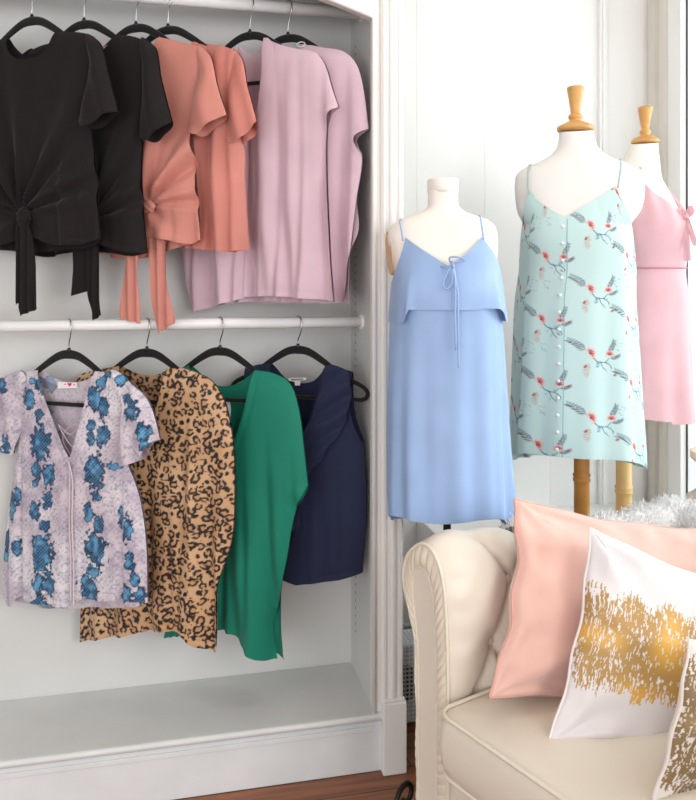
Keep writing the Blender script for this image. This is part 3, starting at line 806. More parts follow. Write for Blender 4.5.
def green_top():
    pl = Plane(220, LOWER_Z)
    root = garment('kimono_top', pl, 'emerald green V-neck kimono top with pointed side-slit hem', 'top', LOWS, M_green)
    fd = drape(61, .015, (.12, .075, .19), 1.0, .35)
    P0, P1 = pl.st(270, 400), pl.st(297, 506)
    def fo(s, t):
        u = (s - P0[0]) / (P1[0] - P0[0] + 1e-6)
        return fd(s, t)
    fr = [(235, 446, 'oc'), (246, 412, 'o'), (255, 370, 'c'), (273, 373), (290, 383), (299, 408), (304, 445), (308, 485, 'oc'), (304, 494, 'o'), (297, 507, ''), (292, 527), (288, 553), (280, 595), (277.5, 629), (280, 665, 'oc'), (267, 661, 'o'), (248, 646, 'o'), (235, 632, 'o'), (218, 629, 'o'), (200, 628, 'o'), (180, 632, 'o'), (161, 639, 'c'), (165, 600), (158, 550), (150, 520), (140, 500, 'oc'), (134, 480, ''), (142, 420), (152, 385), (163, 375), (190, 365, 'oc'), (205, 395, 'o'), (222, 425, 'o')]
    bk = [(190, 365, 'oc'), (205, 381, 'o'), (218, 387, 'o'), (235, 384, 'o'), (255, 370, 'c')] + fr[3:15] + [(258, 650, 'o'), (235, 636, 'o'), (200, 632, 'o')] + fr[21:30]
    frs = fr[:12] + [(280, 596, 'c'), (271, 620), (271, 640), (274.5, 662, 'oc'), (266, 659, 'o')] + fr[16:]
    bodice(root, 'body', pl, frs, bk, M_green, fold=fo, bfold=fd)
    strip(root, 'care_label', pl, [(226, 402), (230, 402), (230, 418), (226, 419)], M_tag, -.008, th=.0006, layers=1)
green_top()

def navy_top():
    pl = Plane(298, LOWER_Z)
    root = garment('sleeveless_top', pl, 'navy blue sleeveless V-neck top with a ruffled front', 'top', LOWS, M_navy)
    fd = drape(71, .004, (.15, .09, .2), 1.0, .5)
    right = [(326, 365, 'c'), (340, 368), (353, 372, 'oc'), (351.5, 392, 'o'), (354, 418, 'o'), (364, 444, 'c'), (366, 480), (366, 512), (362, 573, 'oc'), (333, 579, 'o'), (298, 583, 'c')]
    bodice(root, 'body', pl, [(298, 442, 'o'), (306, 428, 'o'), (318, 396, 'o')] + right, [(298, 384, 'o'), (312, 381, 'o')] + right, M_navy, fold=fd, mirror=True)
    q0, q1 = pl.st(326, 366), pl.st(302, 440); e_ = (q1 - q0) / np.linalg.norm(q1 - q0)
    def ed(s, t):
        al = (s - q0[0]) * e_[0] + (t - q0[1]) * e_[1]; ac = (s - q0[0]) * -e_[1] + (t - q0[1]) * e_[0]
        return .0075 * np.clip(np.abs(ac) / .03, 0, 1) * np.sin(al * 62 + ac * 75)
    strip(root, 'ruffle', pl, [(326, 366), (346, 371), (351, 392), (346, 421, 'c'), (341, 430), (337, 438, 'c'), (329, 446), (322, 461, 'c'), (313, 468), (307, 480, 'c'), (303, 500), (300, 527, 'c'), (297, 535), (294, 548, 'c'), (290, 520), (294, 480), (301, 440), (313, 412), (321, 388)], M_navy, .034, th=.004, fold=ed)
    lb = poly_label(root, 'brand_label', pl, [(288.5, 378), (306, 377.5), (306, 380), (288.5, 381)], M_tag, -.007)
    poly_label(root, 'care_label', pl, [(294.5, 381), (300.5, 380.8), (300, 385.5), (295, 385.5)], M_tag, -.0065)
    poly_label(lb, 'printed_line', pl, [(291, 379), (303, 378.6), (303, 379.4), (291, 379.9)], M_navy, -.0062)
navy_top()

# ================================================================== DRESS FORMS AND THEIR DRESSES
M_skin = plain('form_linen_white', (240, 234, 226), .7, 0, .02, 5, (500, .1, .0005))
M_skin2 = plain('form_jersey_white', (244, 240, 236), .7, 0, .02, 5, (500, .1, .0005))
M_wood = plain('turned_pale_wood', (214, 160, 92), .42, 0, .12, 14)
M_wood2 = plain('stand_wood_orange', (204, 140, 66), .42, 0, .15, 10)
M_wood3 = plain('stand_wood_pale', (224, 186, 122), .5, 0, .12, 10)
M_pole = plain('stand_grey_metal', (74, 70, 70), .45, .7, .1, 10)

class Form:
    """local frame at a dress form: ex to the viewer's right, ey away from the viewer, pixel rows give heights"""
    def __init__(s, px, D):
        s.D = D; s.k = D / F; s.px = px
        c = at_depth(px, HY, D); s.c = np.array([c[0], c[1], 0])
        v = s.c - np.array([CAM[0], CAM[1], 0]); s.ey = v / np.linalg.norm(v); s.ex = np.array([s.ey[1], -s.ey[0], 0])
    def z(s, y): return 1.41 + (HY - y) * s.k
    def x(s, px): return (px - s.px) * s.k
    def p(s, px, y, dep=0): return s.c + s.ex * s.x(px) + s.ey * dep + UP * (1.41 + (HY - y) * s.k * (1 + dep / s.D))

def interp(rows, y, j): 
    r = sorted(rows); ys = [q[0] for q in r]; return np.interp(y, ys, [q[j] for q in r])
def srows(rows, y):
    """smooth interpolation of (y, left, right, depth)"""
    r = np.array(sorted(rows), float); out = []
    for j in (1, 2, 3):
        yy = r[:, 0]; vv = r[:, j]; m = np.gradient(vv, yy)
        i = np.clip(np.searchsorted(yy, y) - 1, 0, len(yy) - 2); h = yy[i + 1] - yy[i]; t = np.clip((y - yy[i]) / h, 0, 1)
        out.append((2 * t ** 3 - 3 * t ** 2 + 1) * vv[i] + (t ** 3 - 2 * t ** 2 + t) * h * m[i] + (-2 * t ** 3 + 3 * t ** 2) * vv[i + 1] + (t ** 3 - t ** 2) * h * m[i + 1])
    return out

def loft(fm, rows, ytop, yhem, nth=160, nv=120, off=0, mod=None, exp=2.0, paint=None, close=False, th0=0, th1=2 * PI, body=None):
    """tube of cloth or torso round a form. rows: (y px, left px, right px, depth m). theta 0 faces the viewer."""
    full = abs(th1 - th0 - 2 * PI) < 1e-6
    th = np.linspace(th0, th1, nth, endpoint=not full)
    yt = np.array([ytop(t) for t in th]) if callable(ytop) else np.full(nth, ytop)
    yh = np.array([yhem(t) for t in th]) if callable(yhem) else np.full(nth, yhem)
    V = np.linspace(0, 1, nv)
    Y = yt[None, :] + (yh - yt)[None, :] * V[:, None]
    L, R, Dp = srows(rows, Y)
    TH = np.broadcast_to(th[None, :], Y.shape)
    s_, c_ = np.sin(TH), np.cos(TH)
    q = (np.abs(s_) ** exp + np.abs(c_) ** exp) ** (-1 / exp) if exp != 2 else 1
    r0 = off + (mod(TH, Y, V[:, None]) if mod is not None else 0)
    hw = (R - L) / 2 * fm.k + r0; cx = ((R + L) / 2 - fm.px) * fm.k; dp = Dp + r0
    X = cx + hw * s_ * q; W = -dp * c_ * q
    if body is not None:                       # keep the cloth outside the torso it lies on
        brows, bexp, bmod = body
        bl, br, bd_ = srows(brows, np.minimum(Y, max(q_[0] for q_ in brows)))
        bh = (br - bl) / 2 * fm.k; bx = (X - ((br + bl) / 2 - fm.px) * fm.k) / bh
        dep = (bd_ + (bmod(TH, Y, 0) if bmod else 0)) * np.clip(1 - np.abs(bx) ** bexp, 0, 1) ** (1 / bexp) + .006
        W = np.where((W < 0) & (np.abs(bx) < 1), np.minimum(W, -dep), W)
    P = fm.c + X[..., None] * fm.ex + W[..., None] * fm.ey
    P[..., 2] = 1.41 + (HY - Y) * fm.k * (1 + np.minimum(W, 0) / fm.D)
    idx = np.arange(nv * nth).reshape(nv, nth)
    a = idx[:-1]; b = idx[1:]
    if full: an, bn = np.roll(a, -1, 1), np.roll(b, -1, 1)
    else: a, an = idx[:-1, :-1], idx[:-1, 1:]; b, bn = idx[1:, :-1], idx[1:, 1:]
    f = np.stack([a.ravel(), b.ravel(), bn.ravel(), an.ravel()], 1).tolist()
    if close: f += [tuple(idx[0].tolist()), tuple(idx[-1][::-1].tolist())]
    mb = MB(); mb.add(P.reshape(-1, 3), f, 0, None if paint is None else paint(TH.ravel(), ((P - fm.c)[..., 2]).ravel(), (hw * 1).ravel()))
    mb.P = P; return mb

def wrapang(t): return (t + PI) % (2 * PI) - PI

# ------------------------------------------------------------------ form with the blue slip dress
FB = Form(443, 2.2)
fb = empty('dress_form', tuple(FB.c), 'headless cream dress form on dark metal stand wearing the blue dress', 'mannequin', 'dress forms')
rowsB = [(189, 428, 458, .041), (200, 428, 458, .041), (207, 427, 459, .043), (212, 421, 465, .046), (216, 410, 476, .050), (220, 399, 487, .054), (226, 390, 494, .058), (234, 387.5, 496.5, .064), (250, 390, 497, .078), (270, 395, 494, .092), (290, 399, 490, .098), (320, 401, 489, .09), (370, 406, 484, .078), (420, 398, 493, .088), (470, 396, 496, .09), (492, 400, 492, .085)]
def busts(cx, yb, amp):
    def m(TH, Y, V):
        t = wrapang(TH); return amp * (gauss(t - .55, .42) + gauss(t + .55, .42)) * gauss(Y - yb, 26)
    return m
loft(FB, rowsB, 189, 492, 72, 90, mod=busts(0, 282, .018), exp=2.25, close=True).build('torso', M_skin, fb, smooth=True)
n0 = FB.p(443, 189); MB().lathe([(.0415, -.012), (.0432, -.004), (.0432, .02), (.041, .027), (.0, .0275)], n0, 32).build('neck_cap', plain('neck_cap_white', (236, 232, 226), .5), fb, smooth=True)
ap_ = MB(); a = np.linspace(0, 2 * PI, 28, endpoint=False); cc = FB.p(386.5, 253, .0)
nrm = -FB.ex * .95 - FB.ey * .3; e1 = np.cross(UP, nrm); e1 /= np.linalg.norm(e1)
v = [cc + .034 * math.cos(t) * e1 + .060 * math.sin(t) * UP + FB.ex * (.012 * (1 - math.sin(t)) * .5) for t in a]
v2 = [q + FB.ex * .03 for q in v]
ap_.add(v + v2, [tuple(range(28))] + [(i, 28 + i, 28 + (i + 1) % 28, (i + 1) % 28) for i in range(28)]).build('armhole_plate', plain('armhole_plate_tan', (214, 184, 150), .6), fb)
pz = FB.z(492)
pc = FB.c + FB.ex * FB.x(447)
MB().tube([pc + UP * .02, pc + UP * .3, pc + UP * (pz + .01)], .0105, 14).build('pole', M_pole, fb, smooth=True)
for k, ang in enumerate((202, 15, 100)):
    d = FB.ex * math.cos(math.radians(ang)) + FB.ey * math.sin(math.radians(ang))
    if k == 0:
        tgt = camw(.135, 2.02, 0) - pc; tgt[2] = 0; d = tgt / np.linalg.norm(tgt) * 1.45
    sp_ = [(0, .13), (.05, .10), (.09, .05), (.125, .012), (.155, .012), (.175, .04), (.176, .085), (.160, .118), (.138, .122), (.124, .10), (.130, .078), (.145, .074), (.150, .088)]
    MB().tube(spline([pc + d * r + UP * z for r, z in sp_], 6), .0068, 8).build('scroll_foot', plain('wrought_iron', (40, 36, 36), .5, .5), fb, smooth=True)

M_blue = cloth('sky_blue_satin', (150, 178, 220), .5, .15, .45)
bd = empty('slip_dress', tuple(FB.p(443, 240)), 'sky blue slip dress with tie neck and ruffle on the leftmost dress form', 'dress', 'dresses on dress forms')
rowsD = [(236, 398, 488, .085), (252, 396, 498, .100), (285, 393, 499.5, .122), (320, 390.5, 500.5, .122), (350, 389.5, 502, .118), (385, 388.5, 503.5, .112), (420, 388, 505, .112), (470, 388, 508, .114), (500, 388.5, 510, .115), (530, 390, 511, .116)]
def neckB(t):
    t = wrapang(t); u = math.sin(abs(t))
    if abs(t) < PI / 2:
        return 267 - 29 * min(1, u / .78) if u <= .78 else 238 + 46 * ((u - .78) / .22) ** .8
    return 284 - 10 * math.sin(abs(t) - PI / 2)
def foldB(TH, Y, V):
    a = np.clip((Y - 300) / 220, 0, 1)
    return a * (.006 * np.sin(9 * TH + .6) + .004 * np.sin(15 * TH + 2 + Y * .006) + .003 * np.sin(5 * TH)) + busts(0, 285, .008)(TH, Y, V)
hemB = lambda t: 521 + 4.5 * math.sin(3 * t + 2.2) * .8 + (3 if math.cos(t) < 0 else 0)
loft(FB, rowsD, lambda t: min(max(neckB(t) + 2, 245), 286) if abs(wrapang(t)) < PI / 2 else neckB(t), hemB, 200, 130, mod=foldB, off=.002, body=(rowsB, 2.25, busts(0, 282, .018))).build('skirt', M_blue, bd, smooth=True)
def hemR(t):
    t = wrapang(t); x = math.sin(t) * 54
    if abs(t) > PI / 2: return 322
    if x < -33.5: return 323
    if x < -31: return 323 - 13 * (x + 33.5) / 2.5
    if x > 44: return 309 + 13 * min(1, (x - 44) / 8)
    return 310 - (1.5 if x > 30 else 0)
def flare(TH, Y, V):
    t = wrapang(TH); x = np.sin(t) * 54
    fl = np.clip((Y - 262) / 60, 0, 1) ** 1.5
    wv = .005 + .005 * np.sin(7 * TH + 1) + .012 * gauss(x + 32, 3.2) + .014 * gauss(x - 45, 4) + .010 * np.clip((x - 38) / 16, 0, 1) - .006 * np.clip((-x - 38) / 10, 0, 1)
    return fl * wv + busts(0, 285, .010)(TH, Y, V)
loft(FB, rowsD, lambda t: neckB(t) - 1, hemR, 260, 60, mod=flare, off=.005, body=(rowsB, 2.25, busts(0, 282, .022))).build('ruffle', M_blue, bd, smooth=True)
for pts in (((404.5, 240, -.088), (403, 230, -.075), (401, 222, -.054), (401, 219, -.02), (404, 223, .03), (408, 240, .07), (410, 268, .10)), ((481.5, 240, -.088), (480.5, 230, -.075), (479.5, 220, -.056), (479, 215.5, -.02), (477, 222, .03), (474, 240, .07), (470, 268, .10))):
    MB().tube(spline([FB.p(*q) for q in pts], 6), .0026, 8).build('strap', M_blue, bd, smooth=True)
tie = MB()
zf = -.135
tie.tube(spline([FB.p(441, 266, -.118), FB.p(448, 268, zf), FB.p(452, 263, zf - .004)], 6), .0022, 7)
tie.tube(spline([FB.p(452, 264, zf - .004), FB.p(447, 272, zf - .012), FB.p(443, 283, zf - .014), FB.p(446, 289, zf - .014), FB.p(451, 284, zf - .012), FB.p(452, 272, zf - .010), FB.p(451, 264, zf - .004)], 6), .0024, 7)
tie.tube(spline([FB.p(451, 264, zf - .004), FB.p(449, 258, zf - .010), FB.p(456, 257, zf - .016), FB.p(463, 260, zf - .012), FB.p(457, 262, zf - .008), FB.p(451, 264, zf - .004)], 6), .0024, 7)
tie.tube(spline([FB.p(452, 264, zf - .004), FB.p(454.5, 285, zf - .014), FB.p(454, 315, zf - .014), FB.p(455, 350, zf - .010)], 6), .0026, 7)
tie.tube(spline([FB.p(452, 264, zf - .004), FB.p(456.5, 290, zf - .012), FB.p(457, 330, zf - .010), FB.p(457.5, 368, zf - .006)], 6), .0026, 7)
tie.tube([FB.p(451, 261, zf - .008), FB.p(453, 268, zf - .008)], .005, 8)
tie.build('neck_tie', M_blue, bd, smooth=True)

# ------------------------------------------------------------------ turned wooden finial and stand
def finial(fm, px, y0, y1, parent, hw_top, hw_disc, mat):
    """neck cap with ball and cone; y0 top, y1 underside of the disc"""
    c = fm.p(px, y1); H = (y1 - y0) * fm.k; w = hw_disc * fm.k; t = hw_top * fm.k
    prof = [(w * .96, 0), (w, H * .03), (w, H * .09), (w * .86, H * .13), (w * .62, H * .17), (w * .50, H * .20), (w * .36, H * .215), (w * .30, H * .24), (w * .36, H * .28), (w * .40, H * .32), (w * .36, H * .365), (w * .26, H * .395), (w * .27, H * .43), (t * .62, H * .52), (t * .80, H * .74), (t * .98, H * .94), (t, H * .975), (t * .93, H), (0.001, H)]
    return MB().lathe(prof, c, 28).build('neck_finial', mat, parent, smooth=True)
def wood_stand(fm, px, ytop, parent, r, mat, zbase, ring=None):
    c = fm.c + fm.ex * fm.x(px); zt = fm.z(ytop)
    pr = [(r * 1.0, zbase + .03), (r * 1.05, zbase + .10)]
    if ring is not None:
        zr = fm.z(ring)
        pr += [(r, zr - .03), (r, zr - .014), (r * 1.13, zr - .012), (r * 1.16, zr - .006), (r * 1.02, zr), (r * 1.16, zr + .006), (r * 1.13, zr + .012), (r, zr + .014)]
    pr += [(r, zt - .01), (r * .9, zt)]
    MB().lathe(pr, (c[0], c[1], 0), 24).build('pole', mat, parent, smooth=True)
    MB().lathe([(.125, zbase), (.13, zbase + .008), (.13, zbase + .018), (.115, zbase + .026), (.05, zbase + .034), (r * 1.2, zbase + .05), (r, zbase + .055)], (c[0], c[1], 0), 36).build('base', mat, parent, smooth=True)

# ------------------------------------------------------------------ form with the floral dress
FM = Form(577, 2.7)
fm_ = empty('dress_form', tuple(FM.c), 'headless white dress form with wooden finial wearing the mint floral dress', 'mannequin', 'dress forms')
rowsM = [(131, 560, 592, .052), (140, 559, 594, .054), (149, 556, 598, .058), (156, 549, 605, .062), (161, 539, 615, .066), (166, 526, 627, .07), (172, 518.5, 635, .074), (181, 516, 639.5, .082), (196, 516.5, 640.5, .096), (212, 519, 637, .106), (228, 527, 626, .112), (260, 531, 620, .108), (310, 538, 614, .09), (370, 528, 624, .11), (430, 528, 624, .11), (452, 534, 618, .1)]
loft(FM, rowsM, 131, 452, 72, 100, mod=busts(0, 238, .012), exp=2.2, close=True).build('torso', M_skin2, fm_, smooth=True)
finial(FM, 575.5, 87, 131, fm_, 8.4, 18, M_wood)
wood_stand(FM, 581.5, 452, fm_, .0255, M_wood2, .46, 477)

# fabric print: one repeat of the sprigs, drawn stroke by stroke on a small canvas
PW, PHH = .30, .205
CWN, CHN = 450, 308
cv = np.zeros((CHN, CWN, 3)); cv[:] = L3((202, 229, 228))
YY, XX = np.mgrid[0:CHN, 0:CWN]
def dab(cx, cy, rx, ry, ang, col, al=1.0, soft=.25):
    for ox in (-CWN, 0, CWN):
        for oy in (-CHN, 0, CHN):
            x0, x1 = int(cx + ox - rx - ry - 2), int(cx + ox + rx + ry + 3); y0, y1 = int(cy + oy - rx - ry - 2), int(cy + oy + rx + ry + 3)
            x0, y0 = max(x0, 0), max(y0, 0); x1, y1 = min(x1, CWN), min(y1, CHN)
            if x1 <= x0 or y1 <= y0: continue
            dx = XX[y0:y1, x0:x1] - cx - ox; dy = YY[y0:y1, x0:x1] - cy - oy
            u = (dx * math.cos(ang) + dy * math.sin(ang)) / rx; w_ = (-dx * math.sin(ang) + dy * math.cos(ang)) / ry
            m = np.clip((1 - np.hypot(u, w_)) / soft, 0, 1) * al
            cv[y0:y1, x0:x1] = cv[y0:y1, x0:x1] * (1 - m[..., None]) + L3(col) * m[..., None]
def stroke(pts, w0, w1, col, al=1.0):
    P = spline(np.array(pts, float), 8); n = len(P)
    for i in range(n - 1):
        L_ = np.hypot(*(P[i + 1] - P[i])); k = max(1, int(L_ / 1.2))
        for j in range(k):
            p = P[i] + (P[i + 1] - P[i]) * j / k; w_ = w0 + (w1 - w0) * (i + j / k) / n
            dab(p[0], p[1], max(w_, .8), max(w_, .8), 0, col, al, .6)
rp = random.Random(11)
def feather(x, y, ang, L_, col):
    tip = (x + L_ * math.cos(ang), y + L_ * math.sin(ang))
    bow = (x + .5 * L_ * math.cos(ang) - 6 * math.sin(ang), y + .5 * L_ * math.sin(ang) + 6 * math.cos(ang))
    stroke([(x, y), bow, tip], 1.6, 1.0, (70, 84, 100), .9)
    for i in range(11):
        f_ = .12 + .08 * i
        bx = x + (tip[0] - x) * f_ - 5 * math.sin(ang) * math.sin(PI * f_); by = y + (tip[1] - y) * f_ + 5 * math.cos(ang) * math.sin(PI * f_)
        l_ = L_ * (.34 - .16 * f_)
        for sd in (-1, 1):
            a2 = ang + sd * .62
            dab(bx + l_ * .5 * math.cos(a2), by + l_ * .5 * math.sin(a2), l_ * .6, 2.5, a2, col if sd < 0 else (120, 134, 150), .9, .5)
def flower(x, y, r, ang):
    for k in range(6):
        a2 = ang + (k - 2.5) * .72
        dab(x + r * .62 * math.cos(a2), y + r * .62 * math.sin(a2), r * .62, r * .30, a2, (238, 196, 190), .9, .4)
    for k in range(5):
        a2 = ang + (k - 2) * .62
        dab(x + r * .45 * math.cos(a2), y + r * .45 * math.sin(a2), r * .45, r * .17, a2, (190, 62, 72), .9, .5)
    dab(x, y, r * .26, r * .22, 0, (120, 36, 48), 1, .5)
def bud(x, y, r, ang):
    dab(x, y, r, r * .6, ang, (196, 92, 92), .95, .4); dab(x - r * .5 * math.cos(ang), y - r * .5 * math.sin(ang), r * .5, r * .45, ang, (96, 62, 70), .9, .5)
def ghost(x, y):
    for k in range(7):
        a2 = 2.2 + k * .36; 
        dab(x + 25 * math.cos(a2), y + 25 * math.sin(a2), 19, 7, a2, (212, 206, 198), .8, .5)
        dab(x + 25 * math.cos(a2), y + 25 * math.sin(a2), 18, 1.3, a2, (140, 142, 146), .7, .5)
def sprig(x, y):
    feather(x - 8, y - 10, -2.62, 108, (66, 78, 94))
    feather(x + 92, y + 4, -1.15, 74, (104, 118, 134)); feather(x + 96, y + 26, -.35, 56, (104, 118, 134))
    stroke([(x + 6, y + 8), (x + 32, y + 38), (x + 72, y + 44), (x + 96, y + 24)], 3.0, 2.2, (64, 96, 120), .95)
    stroke([(x + 50, y + 40), (x + 64, y + 70), (x + 86, y + 90)], 2.8, 1.6, (48, 70, 94), .95)
    stroke([(x + 76, y + 44), (x + 102, y + 62), (x + 106, y + 84)], 2.8, 1.6, (54, 82, 106), .95)
    for k in range(7):
        a2 = rp.uniform(0, 6.3); dab(x + 64 + 30 * math.cos(a2), y + 58 + 22 * math.sin(a2), 12, 4.6, a2, (104, 150, 176) if k % 2 else (150, 190, 206), .8, .5)
    ghost(x + 4, y + 84)
    flower(x, y, 28, -.6); flower(x + 98, y + 8, 23, -1.5)
    bud(x - 20, y + 62, 12, -.8)
sprig(110, 92); sprig(330, 240)
for k in range(26):
    dab(300 + rp.uniform(-60, 60), 70 + rp.uniform(-30, 30), 9, 1.3, rp.uniform(-2.8, -2.2), (112, 124, 140), .7, .5)
bud(232, 196, 11, -.5); bud(20, 250, 10, -.6)
def sample(u, v):
    x = (u / PW * CWN) % CWN; y = (-v / PHH * CHN) % CHN
    xi = np.floor(x).astype(int); yi = np.floor(y).astype(int); fx = (x - xi)[:, None]; fy = (y - yi)[:, None]
    x1 = (xi + 1) % CWN; y1 = (yi + 1) % CHN; xi %= CWN; yi %= CHN
    return (cv[yi, xi] * (1 - fx) + cv[yi, x1] * fx) * (1 - fy) + (cv[y1, xi] * (1 - fx) + cv[y1, x1] * fx) * fy
M_floral = painted('mint_floral_print', .6, .1, .35)
md = empty('button_front_dress', tuple(FM.p(577, 200)), 'mint green floral button-front slip dress on the middle dress form', 'dress', 'dresses on dress forms')
rowsF = [(184, 527, 619, .098), (205, 524, 624, .114), (222, 521, 627.5, .124), (240, 518.5, 630, .128), (270, 516.5, 632.5, .126), (300, 512, 632.5, .128), (330, 510, 634.5, .132), (400, 506, 638, .142), (455, 502.5, 641, .15), (475, 502, 641.5, .152)]
TC = math.radians(-9)
def neckM(t):
    t = abs(wrapang(t - TC)); w_ = math.radians(66)
    if t <= w_: return 217 - 30 * (math.sin(t) / math.sin(w_)) ** 1.05
    if t < PI / 2: return 187 + 37 * ((t - w_) / (PI / 2 - w_)) ** .7
    return 224
CR = math.radians(-50)
def foldM(TH, Y, V):
    t = wrapang(TH); a = np.clip((Y - 205) / 250, 0, 1)
    back = 1 / (1 + np.exp((t - CR) / .02)) * (t > -2.4)
    return a * (.004 * np.sin(8 * TH + 1) + .004 * np.sin(13 * TH + 2 + Y * .005)) + busts(0, 236, .010)(TH, Y, V) - back * (.010 + .020 * a) + .004 * gauss(t - CR - .05, .05) * a
def hemM(t):
    t = wrapang(t)
    if abs(t) > PI / 2: return 466
    return 458 + 1.2 * math.sin(4 * t + 1) + 4.5 * np.clip((t - .5) / .9, 0, 1)
loft(FM, rowsF, neckM, hemM, 420, 330, mod=foldM, off=.002, body=(rowsM, 2.2, busts(0, 238, .012)), paint=lambda TH, Z, hw: sample(wrapang(TH) * .205 + .02, Z)).build('dress_body', M_floral, md, smooth=True)
bf = []
for i in range(14):
    y = 226 + i * 17.3
    L_, R_0, Dp = srows(rowsF, np.array([y])); t = TC - .03
    hw = (R_0[0] - L_[0]) / 2 * FM.k + .004
    p = FM.c + FM.ex * (((R_0[0] + L_[0]) / 2 - FM.px) * FM.k + hw * math.sin(t)) - FM.ey * (Dp[0] + .006 + float(busts(0, 236, .010)(np.array([t]), np.array([y]), 0)[0])) * math.cos(t)
    b_ = MB(); q = np.array([p[0], p[1], 1.41 + (HY - y) * FM.k * (1 - Dp[0] / FM.D)])
    rr = [(.0001, .0062), (.003, .006), (.0052, .004), (.006, .001), (.0058, -.003)]
    aa = np.linspace(0, 2 * PI, 12, endpoint=False); v = []; f = []
    for r_, h_ in rr: v += [q - FM.ey * h_ + FM.ex * r_ * math.cos(t_) + UP * r_ * math.sin(t_) for t_ in aa]
    for k in range(len(rr) - 1):
        for j in range(12): f.append((k * 12 + j, k * 12 + (j + 1) % 12, (k + 1) * 12 + (j + 1) % 12, (k + 1) * 12 + j))
    b_.add(v, f).build('button', M_white if i else M_white, md, smooth=True)
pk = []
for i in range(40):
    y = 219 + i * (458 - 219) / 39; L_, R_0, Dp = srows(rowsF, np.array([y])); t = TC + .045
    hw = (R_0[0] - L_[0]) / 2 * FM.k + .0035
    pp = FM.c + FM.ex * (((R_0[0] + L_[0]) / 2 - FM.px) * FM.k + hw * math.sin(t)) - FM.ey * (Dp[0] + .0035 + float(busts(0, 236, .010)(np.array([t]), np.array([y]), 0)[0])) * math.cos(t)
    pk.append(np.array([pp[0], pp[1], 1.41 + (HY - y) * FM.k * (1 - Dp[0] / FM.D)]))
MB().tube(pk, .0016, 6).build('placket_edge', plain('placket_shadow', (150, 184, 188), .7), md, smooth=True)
for pts in (((531.5, 192, -.092), (530.5, 180, -.085), (530.5, 170, -.068), (531, 163.5, -.03), (534, 168, .03), (538, 200, .09), (540, 228, .12)), ((614.5, 189, -.098), (616, 178, -.088), (617.5, 168, -.070), (618, 161, -.03), (616, 168, .03), (611, 200, .09), (608, 228, .12))):
    MB().tube(spline([FM.p(*q) for q in pts], 6), .0030, 8, flat=(FM.ey, .8)).build('strap', plain('strap_sage', (176, 196, 192), .7), md, smooth=True)

# ------------------------------------------------------------------ form with the pink dress, turned to the window
FP = Form(634, 2.93)
fp = empty('dress_form', tuple(FP.c), 'headless white dress form turned to the window wearing the pink dress', 'mannequin', 'dress forms')
rowsP = [(144, 629, 656.5, .052), (152, 627, 657, .055), (160, 623, 658, .065), (166, 619, 658.5, .09), (172, 614, 659, .12), (180, 609, 660.5, .145), (195, 606, 668, .15), (214, 606, 677, .135), (235, 608, 679, .115), (268, 612, 674, .095), (300, 606, 678, .11), (360, 596, 678, .13), (402, 600, 674, .12)]
loft(FP, rowsP, 144, 402, 64, 90, exp=2.2, close=True).build('torso', M_skin2, fp, smooth=True)
finial(FP, 644.5, 108, 144, fp, 7.2, 13.5, M_wood)
wood_stand(FP, 624.5, 402, fp, .0285, M_wood3, .46, 490)
M_rose = cloth('rose_crepe', (228, 180, 188), .7, .2, .3)
pd = empty('halter_dress', tuple(FP.p(634, 230)), 'pink sleeveless dress with side bow on the dress form nearest the window', 'dress', 'dresses on dress forms')
rowsQ = [(172, 611, 662, .125), (182, 606, 665, .152), (200, 603, 674, .155), (216, 602, 683, .145), (247, 604, 684.5, .125), (268, 607, 681, .108), (290, 601, 683, .12), (330, 592, 685.5, .14), (380, 585, 688, .15), (425, 580, 690.5, .155)]
def neckP(t):
    t = wrapang(t)
    if abs(t) > PI / 2: return 236
    x = 642.5 + 41 * math.sin(t)
    return float(np.interp(x, [600, 615, 636, 641, 645, 652, 683.5], [232, 200, 178, 174, 175, 183, 216]))
def foldP(TH, Y, V):
    a = np.clip((Y - 280) / 130, 0, 1)
    return a * (.006 * np.sin(7 * TH + .4) + .004 * np.sin(12 * TH + 2)) + .004 * np.clip((240 - Y) / 50, 0, 1) * np.sin(14 * TH + Y * .05)
loft(FP, rowsQ, neckP, lambda t: 418.5 + 2 * math.sin(3 * t) + (2.5 if math.sin(t) > .6 else 0), 220, 150, mod=foldP, off=.003, body=(rowsP, 2.2, None)).build('dress_body', M_rose, pd, smooth=True)
ws = []
for t in np.linspace(0, 2 * PI, 60, endpoint=False):
    L_, R_0, Dp = srows(rowsQ, np.array([268.])); hw = (R_0[0] - L_[0]) / 2 * FP.k + .0055
    ws.append(FP.c + FP.ex * (((R_0[0] + L_[0]) / 2 - FP.px) * FP.k + hw * math.sin(t)) - FP.ey * (Dp[0] + .0055) * math.cos(t) + UP * FP.z(268))
MB().tube(ws, .0035, 6, closed=True).build('waist_seam', cloth('rose_shade', (206, 146, 158)), pd, smooth=True)
bw = MB()
def ribbon(mb, pts, w0, w1, wob=0):
    P = spline(pts, 6); n = len(P); v = []; f = []
    for i, p in enumerate(P):
        w_ = w0 + (w1 - w0) * i / (n - 1); T = P[min(i + 1, n - 1)] - P[max(i - 1, 0)]; T /= np.linalg.norm(T) + 1e-9
        sd = np.cross(T, FP.ey); sd /= np.linalg.norm(sd) + 1e-9
        for k in np.linspace(-1, 1, 5): v.append(p + sd * w_ * k - FP.ey * (wob * math.cos(k * 5 + i * .25)))
        if i: f += [((i - 1) * 5 + q, (i - 1) * 5 + q + 1, i * 5 + q + 1, i * 5 + q) for q in range(4)]
    mb.add(v, f)
ribbon(bw, [FP.p(681, 217, -.06), FP.p(684, 228, -.075), FP.p(687.5, 240, -.08), FP.p(690, 246, -.08)], .005, .012, .003)
ribbon(bw, [FP.p(681, 217, -.06), FP.p(681, 235, -.075), FP.p(681.5, 250, -.08), FP.p(682, 261, -.08)], .006, .014, .004)
